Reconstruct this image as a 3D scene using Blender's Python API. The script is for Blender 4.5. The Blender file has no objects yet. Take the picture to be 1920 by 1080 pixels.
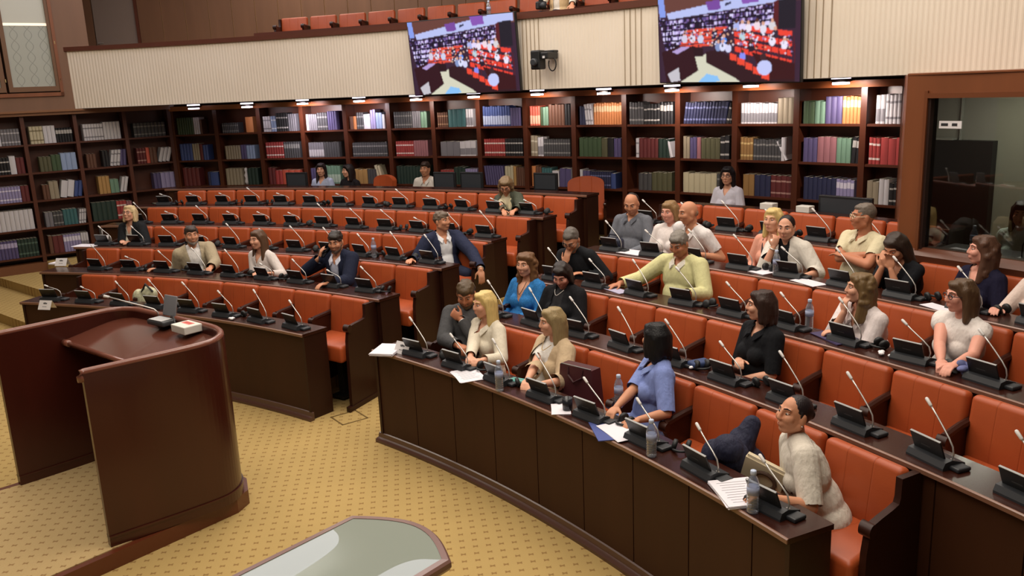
import bpy, bmesh, math, random
import numpy as np
from mathutils import Vector, Matrix
random.seed(7)
S = bpy.context.scene
COL = S.collection
PI = math.pi
# ------------------------------------------------------------------ camera, world, lights, exposure
PITCH, ROLL, FPX, CAM_H = .2301, .0433, 1609.0, 3.035
cp, sp, cr, sr = math.cos(PITCH), math.sin(PITCH), math.cos(ROLL), math.sin(ROLL)
fwd = Vector((0, cp, -sp)); r0 = Vector((1, 0, 0)); d0 = Vector((0, -sp, -cp))
cr_ = cr * r0 + sr * d0; cd_ = -sr * r0 + cr * d0
cam = bpy.data.objects.new('camera', bpy.data.cameras.new('camera'))
COL.objects.link(cam)
m = Matrix((cr_, -cd_, -fwd)).transposed().to_4x4(); m.translation = (0, 0, CAM_H)
cam.matrix_world = m
cam.data.sensor_width = 36; cam.data.lens = FPX / 1920 * 36; cam.data.clip_end = 200; cam.data.clip_start = .05
S.camera = cam
S.view_settings.view_transform = 'Standard'; S.view_settings.look = 'None'
S.view_settings.gamma = 1; S.view_settings.use_curve_mapping = False
S.view_settings.exposure = 0.0
S.cycles.use_denoising = True
W = bpy.data.worlds.new('world'); S.world = W; W.use_nodes = True
W.node_tree.nodes['Background'].inputs[0].default_value = (.95, .84, .74, 1)
W.node_tree.nodes['Background'].inputs[1].default_value = .05
def area(name, loc, size, energy, color, target=None, sy=None, spread=None):
    l = bpy.data.lights.new(name, 'AREA'); l.energy = energy; l.color = color
    l.shape = 'RECTANGLE'; l.size = size; l.size_y = sy or size
    if spread: l.spread = spread
    o = bpy.data.objects.new(name, l); COL.objects.link(o); o.location = loc
    if target is not None:
        o.rotation_euler = (Vector(target) - Vector(loc)).to_track_quat('-Z', 'Y').to_euler()
    return o
WARM = (1.0, .90, .78)
# lit coffers of the hall ceiling
area('ceiling_light', (-3.5, 6.0, 6.6), 4.0, 150, WARM)
area('ceiling_light', (1.5, 5.2, 6.6), 3.2, 205, WARM)
area('ceiling_light', (-1.0, 10.0, 6.6), 4.5, 245, WARM)
area('ceiling_light', (3.5, 8.8, 6.6), 3.0, 140, WARM)
area('ceiling_light', (-6.5, 10.5, 6.6), 3.0, 100, WARM)
area('ceiling_light', (-1.5, 1.5, 6.6), 4.0, 195, WARM)
area('ceiling_light', (-3.5, 17.8, 6.4), 3.0, 120, WARM)
# ------------------------------------------------------------------ geometry of the hall
CL = (-8.938, -1.156); CR = (-8.635, -.886)
RL, RR, DR = 12.154, 11.793, .910          # seat-back line of the front row, row spacing
DZ, ZD, ZB = .1472, .859, 1.0045           # rise per row, desk height, seat-back height
WS = .55                                   # seat width
def CC(b): return CL if b == 'L' else CR
def RB(b, r): return (RL if b == 'L' else RR) + (r - 1) * DR
def RD(b, r): return RB(b, r) - .86
def FZ(r): return (r - 1) * DZ
def pol(C, R, a, z=0.0): return Vector((C[0] + R * math.sin(a), C[1] + R * math.cos(a), z))
# ------------------------------------------------------------------ materials
def lin(h):
    h = h.lstrip('#'); c = [int(h[i:i + 2], 16) / 255 for i in (0, 2, 4)]
    return tuple((x / 12.92 if x <= .04045 else ((x + .055) / 1.055) ** 2.4) for x in c)
_M = {}
def mat(key, color=None, rough=.5, metal=0.0, bump=None, var=None, coat=0, spec=None, emit=None, estr=1.0, trans=0, alpha=1, sheen=0, coords='Object'):
    if key in _M: return _M[key]
    m = bpy.data.materials.new(key); m.use_nodes = True
    nt = m.node_tree; b = nt.nodes['Principled BSDF']
    if isinstance(color, str): color = lin(color)
    c = (*color, 1)
    b.inputs['Base Color'].default_value = c
    b.inputs['Roughness'].default_value = rough; b.inputs['Metallic'].default_value = metal
    if coat: b.inputs['Coat Weight'].default_value = coat; b.inputs['Coat Roughness'].default_value = .12
    if spec is not None: b.inputs['Specular IOR Level'].default_value = spec
    if emit is not None:
        b.inputs['Emission Color'].default_value = (*(lin(emit) if isinstance(emit, str) else emit), 1); b.inputs['Emission Strength'].default_value = estr
    if trans: b.inputs['Transmission Weight'].default_value = trans
    if alpha < 1: b.inputs['Alpha'].default_value = alpha
    if sheen: b.inputs['Sheen Weight'].default_value = sheen
    tc = None
    if var or bump: tc = nt.nodes.new('ShaderNodeTexCoord')
    if var:   # (scale xyz, amount, detail)
        sc, amt = var
        mp = nt.nodes.new('ShaderNodeMapping'); mp.inputs['Scale'].default_value = sc
        nt.links.new(tc.outputs[coords], mp.inputs[0])
        n = nt.nodes.new('ShaderNodeTexNoise'); n.inputs['Scale'].default_value = 1; n.inputs['Detail'].default_value = 4
        nt.links.new(mp.outputs[0], n.inputs['Vector'])
        mx = nt.nodes.new('ShaderNodeMix'); mx.data_type = 'RGBA'
        mx.inputs[6].default_value = tuple(x * (1 - amt) for x in color) + (1,)
        mx.inputs[7].default_value = tuple(min(1, x * (1 + amt)) for x in color) + (1,)
        nt.links.new(n.outputs['Fac'], mx.inputs[0]); nt.links.new(mx.outputs[2], b.inputs['Base Color'])
    if bump:  # (scale xyz, strength, distance)
        sc, st, di = bump
        mp = nt.nodes.new('ShaderNodeMapping'); mp.inputs['Scale'].default_value = sc
        nt.links.new(tc.outputs['Object'], mp.inputs[0])
        n = nt.nodes.new('ShaderNodeTexNoise'); n.inputs['Scale'].default_value = 1; n.inputs['Detail'].default_value = 3
        nt.links.new(mp.outputs[0], n.inputs['Vector'])
        bp = nt.nodes.new('ShaderNodeBump'); bp.inputs['Strength'].default_value = st; bp.inputs['Distance'].default_value = di
        nt.links.new(n.outputs['Fac'], bp.inputs['Height']); nt.links.new(bp.outputs[0], b.inputs['Normal'])
    _M[key] = m
    return m
def mathn(nt, op, a, b=None):
    n = nt.nodes.new('ShaderNodeMath'); n.operation = op
    for i, x in enumerate((a, b)):
        if x is None: continue
        if isinstance(x, (int, float)): n.inputs[i].default_value = x
        else: nt.links.new(x, n.inputs[i])
    return n.outputs[0]
WOOD = mat('dark_mahogany', '#2c130b', .42, var=((3, 3, .6), .35), spec=.3)
WOODF = mat('desk_front_veneer', '#3d2214', .5, var=((4, 4, .5), .25), spec=.25)
WOODT = mat('desk_top_mahogany', '#32150d', .26, var=((6, 6, 6), .3), coat=.25)
WOODL = mat('lectern_mahogany', '#3c140c', .30, var=((4, 4, .7), .3), coat=.18)
WOODB = mat('bookcase_wood', '#4a2313', .4, var=((5, 5, .6), .3))
WOODU = mat('upper_panelling', '#73523c', .5, var=((5, 5, .5), .22))
WOODK = mat('booth_wood', '#7a4526', .42, var=((5, 5, .6), .25))
TRIM = mat('polished_edge', '#8d6a5c', .25, coat=.3)
RAILW = mat('rail_wood', '#5c3428', .35)
BLACKP = mat('black_plastic', '#17181b', .45)
DGREY = mat('dark_grey_plastic', '#2e3136', .5)
SILVER = mat('silver_neck', '#c9c6c2', .3, metal=.6)
WHITE = mat('white_paper', '#e6e3e6', .7)
BALC = None
# ------------------------------------------------------------------ mesh helpers
class MB:
    def __init__(s): s.v = []; s.f = []; s.m = []; s.k = 0
    def add(s, vs, fs, mi=0):
        s.v += [tuple(v) for v in vs]; s.f += [tuple(i + s.k for i in f) for f in fs]; s.m += [mi] * len(fs); s.k += len(vs); return s
    def box(s, c, d, mi=0, rz=0, M=None):
        x, y, z = (q / 2 for q in d)
        vs = [Vector(p) for p in ((-x, -y, -z), (x, -y, -z), (x, y, -z), (-x, y, -z), (-x, -y, z), (x, -y, z), (x, y, z), (-x, y, z))]
        if M is not None: vs = [M @ v for v in vs]
        elif rz: R = Matrix.Rotation(rz, 3, 'Z'); vs = [R @ v for v in vs]
        vs = [v + Vector(c) for v in vs]
        return s.add(vs, [(0, 3, 2, 1), (4, 5, 6, 7), (0, 1, 5, 4), (1, 2, 6, 5), (2, 3, 7, 6), (3, 0, 4, 7)], mi)
    def rbox(s, c, d, bev, mi=0, M=None, seg=2):
        b = bmesh.new(); bmesh.ops.create_cube(b, size=1)
        bmesh.ops.scale(b, vec=d, verts=b.verts)
        bmesh.ops.bevel(b, geom=list(b.edges), offset=bev, segments=seg, profile=.5, affect='EDGES')
        b.verts.index_update()
        vs = [(M @ v.co if M is not None else v.co) + Vector(c) for v in b.verts]
        s.add(vs, [[v.index for v in f.verts] for f in b.faces], mi); b.free(); return s
    def prism(s, poly, z0, z1, mi=0):
        n = len(poly); 
        a = sum(poly[i][0] * poly[(i + 1) % n][1] - poly[(i + 1) % n][0] * poly[i][1] for i in range(n))
        if a < 0: poly = poly[::-1]
        vs = [(p[0], p[1], z0) for p in poly] + [(p[0], p[1], z1) for p in poly]
        return s.add(vs, [tuple(range(n))[::-1], tuple(range(n, 2 * n))] + [(i, (i + 1) % n, n + (i + 1) % n, n + i) for i in range(n)], mi)
    def sweep(s, C, prof, a0, a1, n, mi=0):
        """closed profile [(R, z)...] swept about centre C from angle a0 to a1"""
        k = len(prof); vs = []; fs = []
        for i in range(n + 1):
            a = a0 + (a1 - a0) * i / n
            vs += [pol(C, R, a, z) for R, z in prof]
        for i in range(n):
            for j in range(k):
                fs.append((i * k + j, i * k + (j + 1) % k, (i + 1) * k + (j + 1) % k, (i + 1) * k + j))
        fs.append(tuple(range(k))[::-1]); fs.append(tuple(n * k + j for j in range(k)))
        return s.add(vs, fs, mi)
    def tube(s, pts, rad, seg=8, mi=0, cap=True):
        pts = [Vector(p) for p in pts]; n = len(pts)
        rs = rad if isinstance(rad, (list, tuple)) else [rad] * n
        vs = []; fs = []; up = Vector((0.13, .21, 1)).normalized()
        for i, p in enumerate(pts):
            t = (pts[min(i + 1, n - 1)] - pts[max(i - 1, 0)]).normalized()
            u = t.cross(up)
            if u.length < .05: u = t.cross(Vector((1, 0, 0)))
            u.normalize(); w = t.cross(u)
            vs += [p + rs[i] * (math.cos(2 * PI * j / seg) * u + math.sin(2 * PI * j / seg) * w) for j in range(seg)]
        for i in range(n - 1):
            for j in range(seg): fs.append((i * seg + j, i * seg + (j + 1) % seg, (i + 1) * seg + (j + 1) % seg, (i + 1) * seg + j))
        if cap: fs += [tuple(range(seg))[::-1], tuple((n - 1) * seg + j for j in range(seg))]
        return s.add(vs, fs, mi)
    def lathe(s, prof, seg=16, c=(0, 0, 0), mi=0, M=None):
        vs = []; fs = []; n = len(prof)
        for r, z in prof:
            for j in range(seg):
                v = Vector((r * math.cos(2 * PI * j / seg), r * math.sin(2 * PI * j / seg), z))
                vs.append((M @ v if M is not None else v) + Vector(c))
        for i in range(n - 1):
            for j in range(seg): fs.append((i * seg + j, i * seg + (j + 1) % seg, (i + 1) * seg + (j + 1) % seg, (i + 1) * seg + j))
        fs += [tuple(range(seg))[::-1], tuple((n - 1) * seg + j for j in range(seg))]
        return s.add(vs, fs, mi)
    def mesh(s, name, mats, smooth=False, fix=True):
        me = bpy.data.meshes.new(name); me.from_pydata(s.v, [], s.f)
        for q in (mats if isinstance(mats, (list, tuple)) else [mats]): me.materials.append(q)
        if len(set(s.m)) > 1: me.polygons.foreach_set('material_index', s.m)
        if fix:
            b = bmesh.new(); b.from_mesh(me); bmesh.ops.recalc_face_normals(b, faces=b.faces); b.to_mesh(me); b.free()
        if smooth: me.polygons.foreach_set('use_smooth', [True] * len(me.polygons))
        me.update(); return me
    def build(s, name, mats, parent=None, smooth=False, loc=(0, 0, 0), rz=0, autos=False):
        me = s.mesh(name, mats, smooth or autos)
        if autos: sharp(me)
        return ob(name, me, parent, loc, rz)
def sharp(me, ang=.6):
    b = bmesh.new(); b.from_mesh(me)
    for e in b.edges:
        if len(e.link_faces) == 2 and e.calc_face_angle(0) > ang: e.smooth = False
    b.to_mesh(me); b.free()
def ob(name, me, parent=None, loc=(0, 0, 0), rz=0):
    o = bpy.data.objects.new(name, me); COL.objects.link(o); o.location = loc; o.rotation_euler = (0, 0, rz)
    if parent: o.parent = parent
    return o
def empty(name, loc=(0, 0, 0), rz=0):
    o = ob(name, None, None, loc, rz); o.empty_display_size = .05; return o
def tag(o, label=None, cat=None, group=None, kind=None):
    if label: o['label'] = label
    if cat: o['category'] = cat
    if group: o['group'] = group
    if kind: o['kind'] = kind
    return o
def struct(o, label=None, cat='structure'):
    o['kind'] = 'structure'
    if label: tag(o, label, cat)
    return o
def dup(root, loc, rz, label=None, group=None, swap=None):
    r = root.copy(); COL.objects.link(r); r.location = loc; r.rotation_euler = (0, 0, rz)
    if label: r['label'] = label
    if group: r['group'] = group
    elif 'group' in r: del r['group']
    for ch in root.children:
        c = ch.copy(); COL.objects.link(c); c.parent = r
        for g in ch.children:
            d = g.copy(); COL.objects.link(d); d.parent = c
    return r
def clip(poly, n, d):
    """keep the part of a 2D polygon where n.p <= d"""
    out = []
    for i in range(len(poly)):
        p, q = poly[i], poly[(i + 1) % len(poly)]
        a, b = n[0] * p[0] + n[1] * p[1] - d, n[0] * q[0] + n[1] * q[1] - d
        if a <= 0: out.append(p)
        if a * b < 0: t = a / (a - b); out.append((p[0] + t * (q[0] - p[0]), p[1] + t * (q[1] - p[1])))
    return out
ORD = ['first', 'second', 'third', 'fourth', 'fifth', 'sixth', 'seventh', 'eighth', 'ninth', 'tenth', 'eleventh', 'twelfth', 'thirteenth', 'fourteenth', 'fifteenth']
ROWN = {1: 'front row', 2: 'second row', 3: 'third row', 4: 'fourth row', 5: 'fifth row', 6: 'rearmost row'}
BLN = {'L': 'far block', 'R': 'near block'}
# ================================================================== floor, tiers, steps
def carpet_mat(key, base, mark, rot=.12, cell=.089):
    m = bpy.data.materials.new(key); m.use_nodes = True; nt = m.node_tree; b = nt.nodes['Principled BSDF']
    tc = nt.nodes.new('ShaderNodeTexCoord'); mp = nt.nodes.new('ShaderNodeMapping')
    mp.inputs['Rotation'].default_value = (0, 0, -rot); mp.inputs['Scale'].default_value = (1 / cell, 1 / cell, 1)
    nt.links.new(tc.outputs['Object'], mp.inputs[0])
    sx = nt.nodes.new('ShaderNodeSeparateXYZ'); nt.links.new(mp.outputs[0], sx.inputs[0])
    fx = mathn(nt, 'SUBTRACT', mathn(nt, 'FRACT', sx.outputs[0]), .5); fy = mathn(nt, 'SUBTRACT', mathn(nt, 'FRACT', sx.outputs[1]), .5)
    # a small bow shape: narrow in the middle, wide at both ends
    ax = mathn(nt, 'ABSOLUTE', fx); ay = mathn(nt, 'ABSOLUTE', fy)
    inx = mathn(nt, 'LESS_THAN', ax, .19)
    hy = mathn(nt, 'ADD', mathn(nt, 'MULTIPLY', ax, .5), .075)
    iny = mathn(nt, 'LESS_THAN', ay, hy)
    mask = mathn(nt, 'MULTIPLY', mathn(nt, 'MULTIPLY', inx, iny), .66)
    n = nt.nodes.new('ShaderNodeTexNoise'); n.inputs['Scale'].default_value = 260; nt.links.new(tc.outputs['Object'], n.inputs['Vector'])
    n2 = nt.nodes.new('ShaderNodeTexNoise'); n2.inputs['Scale'].default_value = 2.2; nt.links.new(tc.outputs['Object'], n2.inputs['Vector'])
    mx = nt.nodes.new('ShaderNodeMix'); mx.data_type = 'RGBA'
    mx.inputs[6].default_value = (*lin(base), 1); mx.inputs[7].default_value = (*lin(mark), 1); nt.links.new(mask, mx.inputs[0])
    m2 = nt.nodes.new('ShaderNodeMix'); m2.data_type = 'RGBA'; m2.blend_type = 'MULTIPLY'; m2.inputs[0].default_value = 1
    v = mathn(nt, 'ADD', mathn(nt, 'MULTIPLY', n.outputs[0], .24), mathn(nt, 'ADD', mathn(nt, 'MULTIPLY', n2.outputs[0], .16), .8))
    cb = nt.nodes.new('ShaderNodeCombineXYZ')
    for i in range(3): nt.links.new(v, cb.inputs[i])
    nt.links.new(mx.outputs[2], m2.inputs[6]); nt.links.new(cb.outputs[0], m2.inputs[7])
    nt.links.new(m2.outputs[2], b.inputs['Base Color']); b.inputs['Roughness'].default_value = .95; b.inputs['Specular IOR Level'].default_value = .1
    bp = nt.nodes.new('ShaderNodeBump'); bp.inputs['Strength'].default_value = .35; bp.inputs['Distance'].default_value = .004
    nt.links.new(n.outputs[0], bp.inputs['Height']); nt.links.new(bp.outputs[0], b.inputs['Normal'])
    return m
CARPET = carpet_mat('carpet', '#b39862', '#7a5632')
b = MB().box((0, 7.5, -.05), (30, 27, .1)); struct(b.build('floor', CARPET))
for k in range(1, 6):                                        # tiered carpeted platforms of both blocks, one step per row
    z = k * DZ; aL = {1: .285, 2: .245, 3: .226, 4: .205, 5: .19}[k]; lo = -.02 - .001 * k
    for C, Ri, a0, a1, n in ((CL, RD('L', k) + .05, aL, {1: .6195, 2: .6705}.get(k, .673), 30), (CR, RD('R', k) + .05, .7435, 1.62 if k > 1 else 1.145, 40), (CL, RD('L', k) + .98, .660, .7085, 3), (CR, RD('R', k) + .98, .7035, .760, 3)):
        struct(MB().sweep(C, [(Ri, lo), (Ri, z), (19.3 if C == CL else 19.0, z), (19.3 if C == CL else 19.0, lo)], a0, a1, n).build('floor_platform', CARPET))
# straight steps of the side aisle along the left bookcase
W0, WD = Vector((-6.08, 16.0)), Vector((-.8, -.6)); WN = Vector((.6, -.8))      # left wall line: W0 + t*WD, room side normal WN
for k in range(1, 6):
    n0 = 4.19 + .74 * (k - 1); e = Vector((.75, -.66)); nn = Vector((.66, .75))
    q = [e * s + nn * t for s, t in ((-22, n0), (0, n0), (0, n0 + 6), (-22, n0 + 6))]
    q = [(p.x, p.y) for p in q]
    q = clip(q, (-WN.x, -WN.y), -(WN.x * W0.x + WN.y * W0.y) + .2)
    q = clip(q, (1, .04), -5.86 + .04 * 11.4)
    q = clip(q, (0, 1), 16.6)
    if len(q) > 2: struct(MB().prism(q, -.03 - .002 * k, FZ(k + 1) - .0015).build('floor_step', CARPET))
# square access hatch in the carpet
h = MB(); hc = Vector((-1.62, 7.78, .0015)); 
for i in range(4):
    M3 = Matrix.Rotation(PI / 2 * i + .62, 3, 'Z'); h.box(hc + M3 @ Vector((0, .13, .001)), (.27, .014, .003), M=M3)
tag(h.build('floor_box_cover', mat('hatch_seam', '#6b5226', .8)), 'square access cover outline set into the yellow carpet by the desk end', 'floor box')
# ================================================================== walls
def wall_pt(t, z, out=0.0): return Vector((W0.x + WD.x * t + WN.x * out, W0.y + WD.y * t + WN.y * out, z))
wrz = math.atan2(-WD.y, -WD.x)                              # local x along the wall towards the corner
def wbox(mb, t0, t1, z0, z1, o0, o1, mi=0):
    c = wall_pt((t0 + t1) / 2, (z0 + z1) / 2, (o0 + o1) / 2); return mb.box(c, (abs(t1 - t0), abs(o1 - o0), abs(z1 - z0)), mi, rz=wrz)
w = MB(); WT0, WT1 = 1.70, 4.4                                # window opening, t along the wall
wbox(w, 1.2, WT0, 2.95, 7, -.2, -.0); wbox(w, WT0, WT1, 2.95, 3.21, -.2, 0); wbox(w, WT0, WT1, 5.6, 7, -.2, 0); wbox(w, WT1, 7, 2.95, 7, -.2, 0)
wbox(w, -1, 7, -.2, 2.95, -.42, -.36)
struct(w.build('wall_left', WOODU))
RW = 20.3
r0_, r1_ = wall_pt(1.2, 0), pol(CL, RW + .1, -.045)
struct(MB().prism([(r0_.x, r0_.y), (r1_.x, r1_.y), (r1_.x - .15, r1_.y), (r0_.x - .12, r0_.y + .05)], 2.95, 7).build('wall_return', WOODU))
wf = MB()
for a, c in ((WT0, WT0 + .05), (WT1 - .06, WT1)): wbox(wf, a, c, 3.21, 5.6, -.12, .03)
wbox(wf, WT0, WT1, 3.21, 3.27, -.12, .03); wbox(wf, WT0, WT1, 5.5, 5.6, -.12, .03)
wbox(wf, 2.54, 2.545, 3.27, 5.5, -.1, .0)
win = empty('window_1', wall_pt(2.6, 3.21)); struct(win)
L0 = Matrix.Translation(-win.location)
def into(o, root):
    o.data.transform(Matrix.Translation(o.location - root.location)); o.location = (0, 0, 0); o.parent = root; return o
into(struct(wf.build('window_frame', WOODK)), win)
def lattice_mat():
    m = mat('lattice_glass', '#8f9488', .35)
    nt = m.node_tree; bs = nt.nodes['Principled BSDF']; tc = nt.nodes.new('ShaderNodeTexCoord'); mp = nt.nodes.new('ShaderNodeMapping')
    mp.inputs['Rotation'].default_value = (0, 0, -wrz); nt.links.new(tc.outputs['Object'], mp.inputs[0])
    s = nt.nodes.new('ShaderNodeSeparateXYZ'); nt.links.new(mp.outputs[0], s.inputs[0])
    # interlaced ogee lines
    P = .21
    def wave(ph):
        zz = mathn(nt, 'MULTIPLY', s.outputs[2], 2 * PI / .36)
        sn = mathn(nt, 'MULTIPLY', mathn(nt, 'SINE', zz), .055)
        x = mathn(nt, 'ADD', s.outputs[0], sn) if ph == 0 else mathn(nt, 'SUBTRACT', s.outputs[0], sn)
        f = mathn(nt, 'ABSOLUTE', mathn(nt, 'SUBTRACT', mathn(nt, 'FRACT', mathn(nt, 'DIVIDE', mathn(nt, 'ADD', x, 50), P)), .5))
        return mathn(nt, 'LESS_THAN', f, .035)
    mk = mathn(nt, 'MULTIPLY', mathn(nt, 'MAXIMUM', wave(0), wave(1)), .35)
    mx = nt.nodes.new('ShaderNodeMix'); mx.data_type = 'RGBA'; mx.inputs[6].default_value = (*lin('#a5a79c'), 1); mx.inputs[7].default_value = (*lin('#4c5450'), 1)
    nt.links.new(mk, mx.inputs[0]); nt.links.new(mx.outputs[2], bs.inputs['Base Color'])
    return m
LAT = lattice_mat()
CASW = mat('casement_wood', '#6b4a30', .45)
for i, (a, c) in enumerate(((1.77, 2.47), (2.58, 3.3), (3.38, 4.3))):
    cs = MB()
    wbox(cs, a - .035, a + .03, 3.29, 5.48, -.07, .015); wbox(cs, c - .03, c + .035, 3.29, 5.48, -.07, .015)
    wbox(cs, a + .03, c - .03, 3.29, 3.37, -.07, .015); wbox(cs, a + .03, c - .03, 5.4, 5.48, -.07, .015)
    co = into(cs.build('casement', CASW), win)
    p = MB(); wbox(p, a + .03, c - .03, 3.37, 4.36, -.035, -.03); p2 = into(p.build('pane', LAT), win)
    p = MB(); wbox(p, a + .03, c - .03, 4.36, 5.4, -.035, -.03)
    into(p.build('pane', mat('frosted_pane', '#b9b8ab', .4, emit='#b9b4a4', estr=.10)), win)
    p = MB(); wbox(p, a + .03, c - .03, 4.345, 4.385, -.03, -.022)
    into(p.build('light_garland', mat('garland', '#fff1dd', .5, emit='#ffe6cc', estr=.7)), win)
    if i == 1:
        hd = MB(); wbox(hd, 2.56, 2.575, 4.05, 4.19, .015, .04); into(hd.build('handle', mat('brass', '#c9b07a', .3, metal=.7)), win)
    hg = MB()
    for z in (3.45, 4.05, 4.75): wbox(hg, a - .05, a - .037, z, z + .05, .0, .03)
    into(hg.build('hinge', mat('brass', '#c9b07a', .3, metal=.7)), win)
lg = MB(); wbox(lg, -.05, 7, 2.95, 2.985, -.05, .10); wbox(lg, -.05, 7, 2.90, 2.95, -.05, .06)
struct(lg.build('trim_1', mat('cornice_wood', '#7d5436', .35, coat=.2)))
# rear upper wall: tall veneered panels above the balcony
RW = 20.3
w = MB(); a = .0622
seams = [-.40, -.30, -.20, -.10, .0138]
while a < 1.5: seams.append(a); a += .0256
for i in range(len(seams) - 1):
    if abs(seams[i] - .0138) < 1e-6:
        w.sweep(CL, [(RW, 5.6), (RW, 7), (RW + .15, 7), (RW + .15, 5.6)], seams[i], seams[i + 1], 2)
    else:
        w.sweep(CL, [(RW, 2.9), (RW, 7), (RW + .15, 7), (RW + .15, 2.9)], seams[i] + .0004, seams[i + 1] - .0004, 2)
w.sweep(CL, [(RW + .02, 2.9), (RW + .02, 7), (RW + .12, 7), (RW + .12, 2.9)], .0622, 1.5, 60, 1)
struct(w.build('wall_back', [WOODU, mat('panel_gap', '#b08a5c', .6)]))
dr = empty('door_1', pol(CL, RW + .05, .037, 2.95)); struct(dr)
d = MB().sweep(CL, [(RW + .02, 2.96), (RW + .02, 5.6), (RW + .1, 5.6), (RW + .1, 2.96)], .0145, .0595, 2)
into(struct(d.build('door_leaf', mat('door_grey_brown', '#8a7a70', .5))), dr)
d = MB().sweep(CL, [(RW - .03, 2.96), (RW - .03, 5.66), (RW + .1, 5.66), (RW + .1, 2.96)], .0596, .0622, 1); into(struct(d.build('door_frame', RAILW)), dr)
p = pol(CL, RW - .05, .0172, 4.31); d = MB().tube([p, p + Vector((.12, -.01, 0))], .013); d.tube([p, p + Vector((0, .07, 0))], .013); into(d.build('door_handle', SILVER), dr)
# hidden continuation of the shell so that light is enclosed
c = MB().box((0, 7, 7.05), (34, 32, .1)); struct(c.build('ceiling', mat('ceiling_paint', '#b9b5a6', .8)))
LUM = mat('luminous_coffer', '#ffffff', .6, emit='#f3f3ff', estr=2.6)
def round_poly(p, it=3):
    for _ in range(it): p = [tuple(w * a[j] + (1 - w) * c[j] for j in (0, 1)) for i in range(len(p)) for a, c in ((p[i], p[(i + 1) % len(p)]),) for w in (.75, .25)]
    return p
for poly in ([(-3.69, 15.28), (-3.49, 14.95), (-3.55, 14.57), (-4.03, 13.8), (-4.9, 12.6), (-7.5, 12.6), (-7.5, 17.2), (-4.6, 16.4)],
             [(-2.05, 14.08), (-1.46, 13.98), (-.6, 13.9), (.4, 13), (.2, 11), (-3.6, 12.2), (-2.65, 13.5)]):
    struct(MB().prism(round_poly(poly), 6.62, 6.66).build('ceiling_coffer', LUM))
# ================================================================== balcony
def pleat_mat():
    m = mat('pleated_cream_panel', '#d6c4ac', .75)
    nt = m.node_tree; bs = nt.nodes['Principled BSDF']; tc = nt.nodes.new('ShaderNodeTexCoord'); s = nt.nodes.new('ShaderNodeSeparateXYZ')
    nt.links.new(tc.outputs['Object'], s.inputs[0])
    n = nt.nodes.new('ShaderNodeTexNoise'); n.inputs['Scale'].default_value = 1.2; nt.links.new(tc.outputs['Object'], n.inputs[0])
    mx = nt.nodes.new('ShaderNodeMix'); mx.data_type = 'RGBA'; mx.inputs[6].default_value = (*lin('#ded1bf'), 1); mx.inputs[7].default_value = (*lin('#e9decf'), 1)
    nt.links.new(n.outputs[0], mx.inputs[0]); nt.links.new(mx.outputs[2], bs.inputs['Base Color'])
    return m
BALC = pleat_mat()
RBAL, BA0, BA1 = 16.3, .0966, 1.5
bal = empty('balcony_parapet', pol(CL, RBAL, .6, 2.97)); tag(bal, 'cream pleated balcony front curving above the bookcases', 'balcony')
pp = MB(); n = 1680; vs = []; fs = []                          # vertical pleats as real relief
for i in range(n + 1):
    a = BA0 + (BA1 - BA0) * i / n; q = RBAL + (.002 if i % 4 in (1, 2) else -.002)
    vs += [pol(CL, q, a, 2.985), pol(CL, q, a, 3.93 if a < .3 else 3.95)]
for i in range(n): fs.append((2 * i, 2 * i + 1, 2 * i + 3, 2 * i + 2))
pp.add(vs, fs); pp.sweep(CL, [(RBAL + .02, 2.985), (RBAL + .02, 3.93), (RBAL + .12, 3.93), (RBAL + .12, 2.985)], BA0, BA1, 60)
into(pp.build('pleated_panel', BALC), bal)
into(MB().sweep(CL, [(RBAL - .03, 3.93), (RBAL - .03, 4.0), (RBAL + .2, 4.0), (RBAL + .2, 3.93)], BA0 - .001, BA1, 60).build('handrail', RAILW), bal)
into(MB().sweep(CL, [(RBAL - .012, 2.978), (RBAL - .012, 2.985), (RBAL + .12, 2.985), (RBAL + .12, 2.978)], BA0, BA1, 60).build('bottom_edge', mat('balcony_edge', '#3a2a22', .6)), bal)
e = MB(); e.sweep(CL, [(RBAL - .02, 2.97), (RBAL - .02, 3.96), (RBAL + .15, 3.96), (RBAL + .15, 2.97)], BA0 - .0032, BA0 - .0005, 1)
into(e.build('end_post', RAILW), bal)
struct(MB().sweep(CL, [(RBAL + .01, 2.981), (RBAL + .01, 2.995), (RW, 2.995), (RW, 2.981)], BA0, BA1, 50).build('ceiling_soffit', mat('soffit_wood', '#40251a', .6)))
struct(MB().sweep(CL, [(RBAL + 1.5, 3.0), (RBAL + 1.5, 3.35), (RW, 3.35), (RW, 3.0)], .03, BA1, 50).build('floor_gallery', CARPET))
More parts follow.
